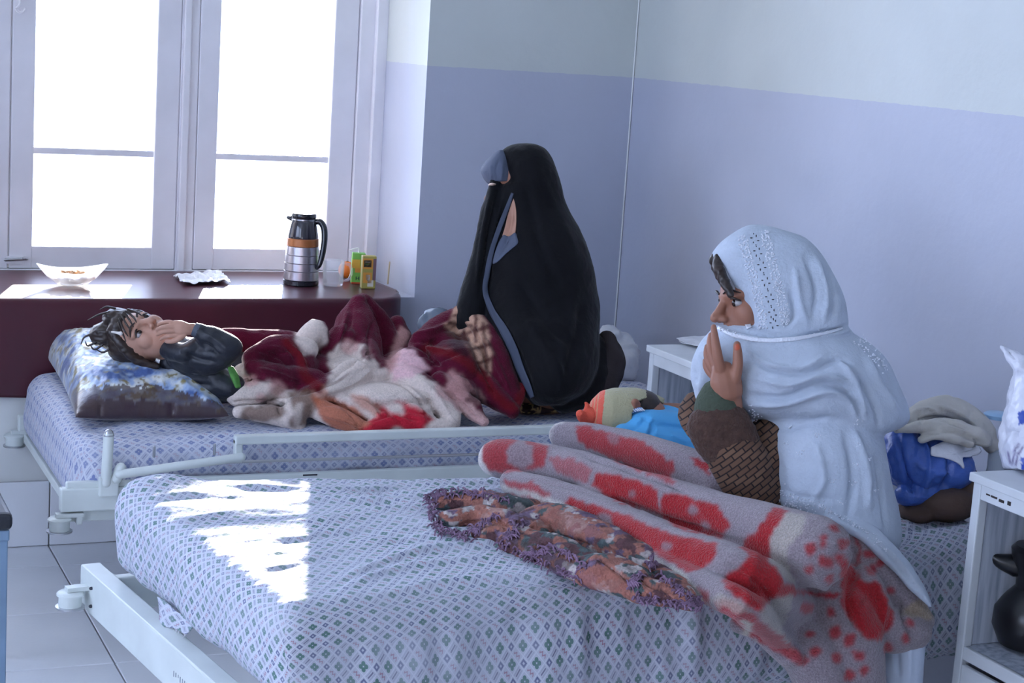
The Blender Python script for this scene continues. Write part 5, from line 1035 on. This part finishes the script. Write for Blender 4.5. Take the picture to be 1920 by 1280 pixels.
for L_, n_, sp in (([(800, 938), (830, 925), (900, 925), (960, 938)], 110, 9), ([(810, 945), (815, 985), (850, 1000), (880, 1010)], 90, 10), ([(880, 1000), (905, 985), (930, 965)], 50, 8), ([(950, 1005), (985, 975), (1010, 960)], 70, 9), ([(1000, 1040), (1040, 1030), (1100, 1060)], 70, 10), ([(1180, 1100), (1200, 1075), (1225, 1055)], 80, 9), ([(1190, 1120), (1250, 1130), (1310, 1140)], 80, 9), ([(1240, 1080), (1280, 1110), (1310, 1130)], 60, 8), ([(940, 1020), (1000, 1050), (1080, 1085)], 60, 8)):
    A_ = catmull(np.array(L_, float), 8)
    for _ in range(n_):
        x, y = A_[random.randrange(len(A_))]; x += random.gauss(0, 4); y += random.gauss(0, 4); a = random.uniform(0, 6.28); l_ = random.uniform(.6, 1.5)*sp
        x2, y2 = x+l_*math.cos(a), y+l_*.7*math.sin(a)
        def zp(xx, yy, h_): 
            b_ = Zp(xx, yy, .612+h_); g_ = D(xx, yy, gF(xx, yy, 5)-.002)
            return g_ if dep(g_) < dep(b_) and abs(dep(g_)-dep(b_)) < .12 else b_
        p0, p2 = zp(x, y, .004), zp(x2, y2, .002); fg.tube([(p0, .0021), ((p0+p2)/2+np.array([0, 0, .004]), .0019), (p2, .0015)], 5, 2)
o = fg.build('fringe', mat('fringe_yarn', srgb(122, 96, 120), .95, var=.35, vscale=50), fo_); o['kind'] = 'stuff'; o['label'] = 'dusty purple yarn fringe'
# ---- bundles at the head of the near bed
db = 4.20
bb_ = Soup().ell(D(1735, 865, db), .105, .078, .10).ell(D(1690, 850, db-.02), .055, .075, .08).ell(D(1780, 880, db-.01), .06, .06, .08).tube([(D(1700, 930, db-.05), .03), (D(1760, 925, db-.05), .03)], 12, 3).solid(.005, 3)
bb_.strokes([([(1680, 810), (1695, 870), (1715, 930)], 6, -.012), ([(1720, 800), (1745, 860), (1730, 930)], 6, .010), ([(1760, 820), (1780, 870), (1760, 925)], 6, -.010), ([(1665, 840), (1680, 900)], 5, .008), ([(1790, 860), (1770, 910)], 5, -.008), ([(1705, 860), (1740, 880), (1790, 890)], 5, .008)]); bb_.bumpy(.006, 24, 3, 3)
tag(bb_.build('blue_bag', mat('blue_film', srgb(74, 108, 190), .3, bump=.5, bscale=40, var=.12, vscale=14)), 'bulging blue plastic bag behind the woman in white', 'bag')
br_ = Soup().ell(D(1775, 945, db-.03), .075, .045, .08).ell(D(1720, 960, db-.02), .05, .03, .07).tube([(D(1800, 900, db), .045), (D(1822, 930, db-.02), .045)], 12, 2).solid(.005, 3); br_.bumpy(.004, 20, 2, 6); tag(br_.build('brown_bundle', mat('brown_cloth', srgb(88, 70, 62), .9, bump=.4, bscale=40)), 'brown cloth bundle on the bed under the blue bag', 'bundle')
be = Soup().tube([(D(1705, 790, db-.04), .022), (D(1740, 770, db), .035), (D(1790, 770, db+.02), .04), (D(1835, 800, db+.02), .035), (D(1862, 835, db), .025)], 16, 5, .8).tube([(D(1680, 808, db-.09), .010), (D(1720, 800, db-.08), .02), (D(1790, 800, db-.07), .028), (D(1845, 825, db-.05), .025)], 14, 5, .7).tube([(D(1725, 825, db-.10), .014), (D(1765, 815, db-.10), .022), (D(1815, 830, db-.08), .02)], 14, 4, .6).solid(.0045, 2)
be.strokes([([(1720, 785), (1770, 785), (1830, 810)], 4, -.010), ([(1710, 775), (1740, 765), (1760, 775)], 4, .008), ([(1735, 810), (1790, 808), (1840, 830)], 4, -.009), ([(1750, 760), (1800, 775), (1850, 815)], 5, .007), ([(1720, 770), (1730, 795)], 4, -.007)]); be.bumpy(.004, 28, 2, 8)
tag(be.build('folded_clothes', mat('beige_cotton', srgb(196, 192, 184), .85, bump=.3, bscale=60)), 'heap of beige clothes lying on top of the blue bag', 'clothes')
wr = decal(bb_, [(1746, 838), (1772, 828), (1800, 832), (1830, 836), (1838, 846), (1820, 856), (1804, 858), (1807, 878), (1796, 868), (1770, 858), (1748, 854)], 'white_cloth', mat('white_rag', srgb(222, 224, 232), .85, bump=.4, bscale=45), None, .014, .006); tag(wr, 'small white cloth hanging below the beige clothes', 'cloth')
lid = Soup().lathe(D(1872, 786, db+.05), [(.02, 0), (.034, .003), (.036, .012), (.030, .016), (.005, .017)], 28); tag(lid.build('plastic_dish', mat('pale_blue_plastic', srgb(150, 188, 222), .3)), 'pale blue plastic dish behind the beige clothes', 'dish')
gz_ = Soup().tube([(D(1868, 850, db), .022), (D(1875, 880, db-.02), .028), (D(1866, 905, db-.03), .03)], 12, 3).solid(.005, 2); gz_.bumpy(.005, 25, 2, 3); tag(gz_.build('grey_cloth', mat('grey_rag', srgb(150, 158, 166), .85)), 'grey cloth wedged between the beige clothes and the near cabinet', 'cloth')
# carrier bag on the near cabinet
dp_ = 3.98
cb = Soup().loft([(690, 1905, 1960, dp_, .03), (720, 1896, 1965, dp_, .05), (760, 1890, 1975, dp_, .07), (800, 1884, 1985, dp_-.02, .09), (840, 1880, 1990, dp_-.04, .10), (878, 1890, 1985, dp_-.06, .09)], 32, 3).tube([(D(1876, 650, dp_+.05), .006), (D(1900, 668, dp_+.03), .022), (D(1925, 690, dp_), .035)], 12, 4, .6).solid(.005, 2)
cb.strokes([([(1900, 720), (1893, 780)], 4, .008), ([(1910, 800), (1898, 860)], 4, -.010), ([(1885, 810), (1915, 805)], 3, -.010), ([(1905, 830), (1915, 870)], 4, .008), ([(1885, 650), (1905, 672)], 3, -.006)]); cb.bumpy(.006, 26, 3, 9)
cb.dye(srgb(222, 224, 236), [([(1908, 772), (1930, 766), (1930, 798), (1910, 795)], srgb(58, 84, 176)), ([(1915, 860), (1930, 850), (1930, 882), (1916, 882)], srgb(58, 84, 176)), ([(1898, 870), (1903, 845), (1911, 832)], srgb(96, 80, 130), .9, 1.8), ([(1904, 872), (1910, 850), (1918, 838)], srgb(96, 80, 130), .9, 1.8), ([(1894, 868), (1890, 848)], srgb(96, 80, 130), .9, 1.8)])
tag(cb.build('carrier_bag', mat('white_carrier', attr='Col', rough=.3, bump=.4, bscale=35)), 'white plastic carrier bag with blue print on the near cabinet', 'bag')
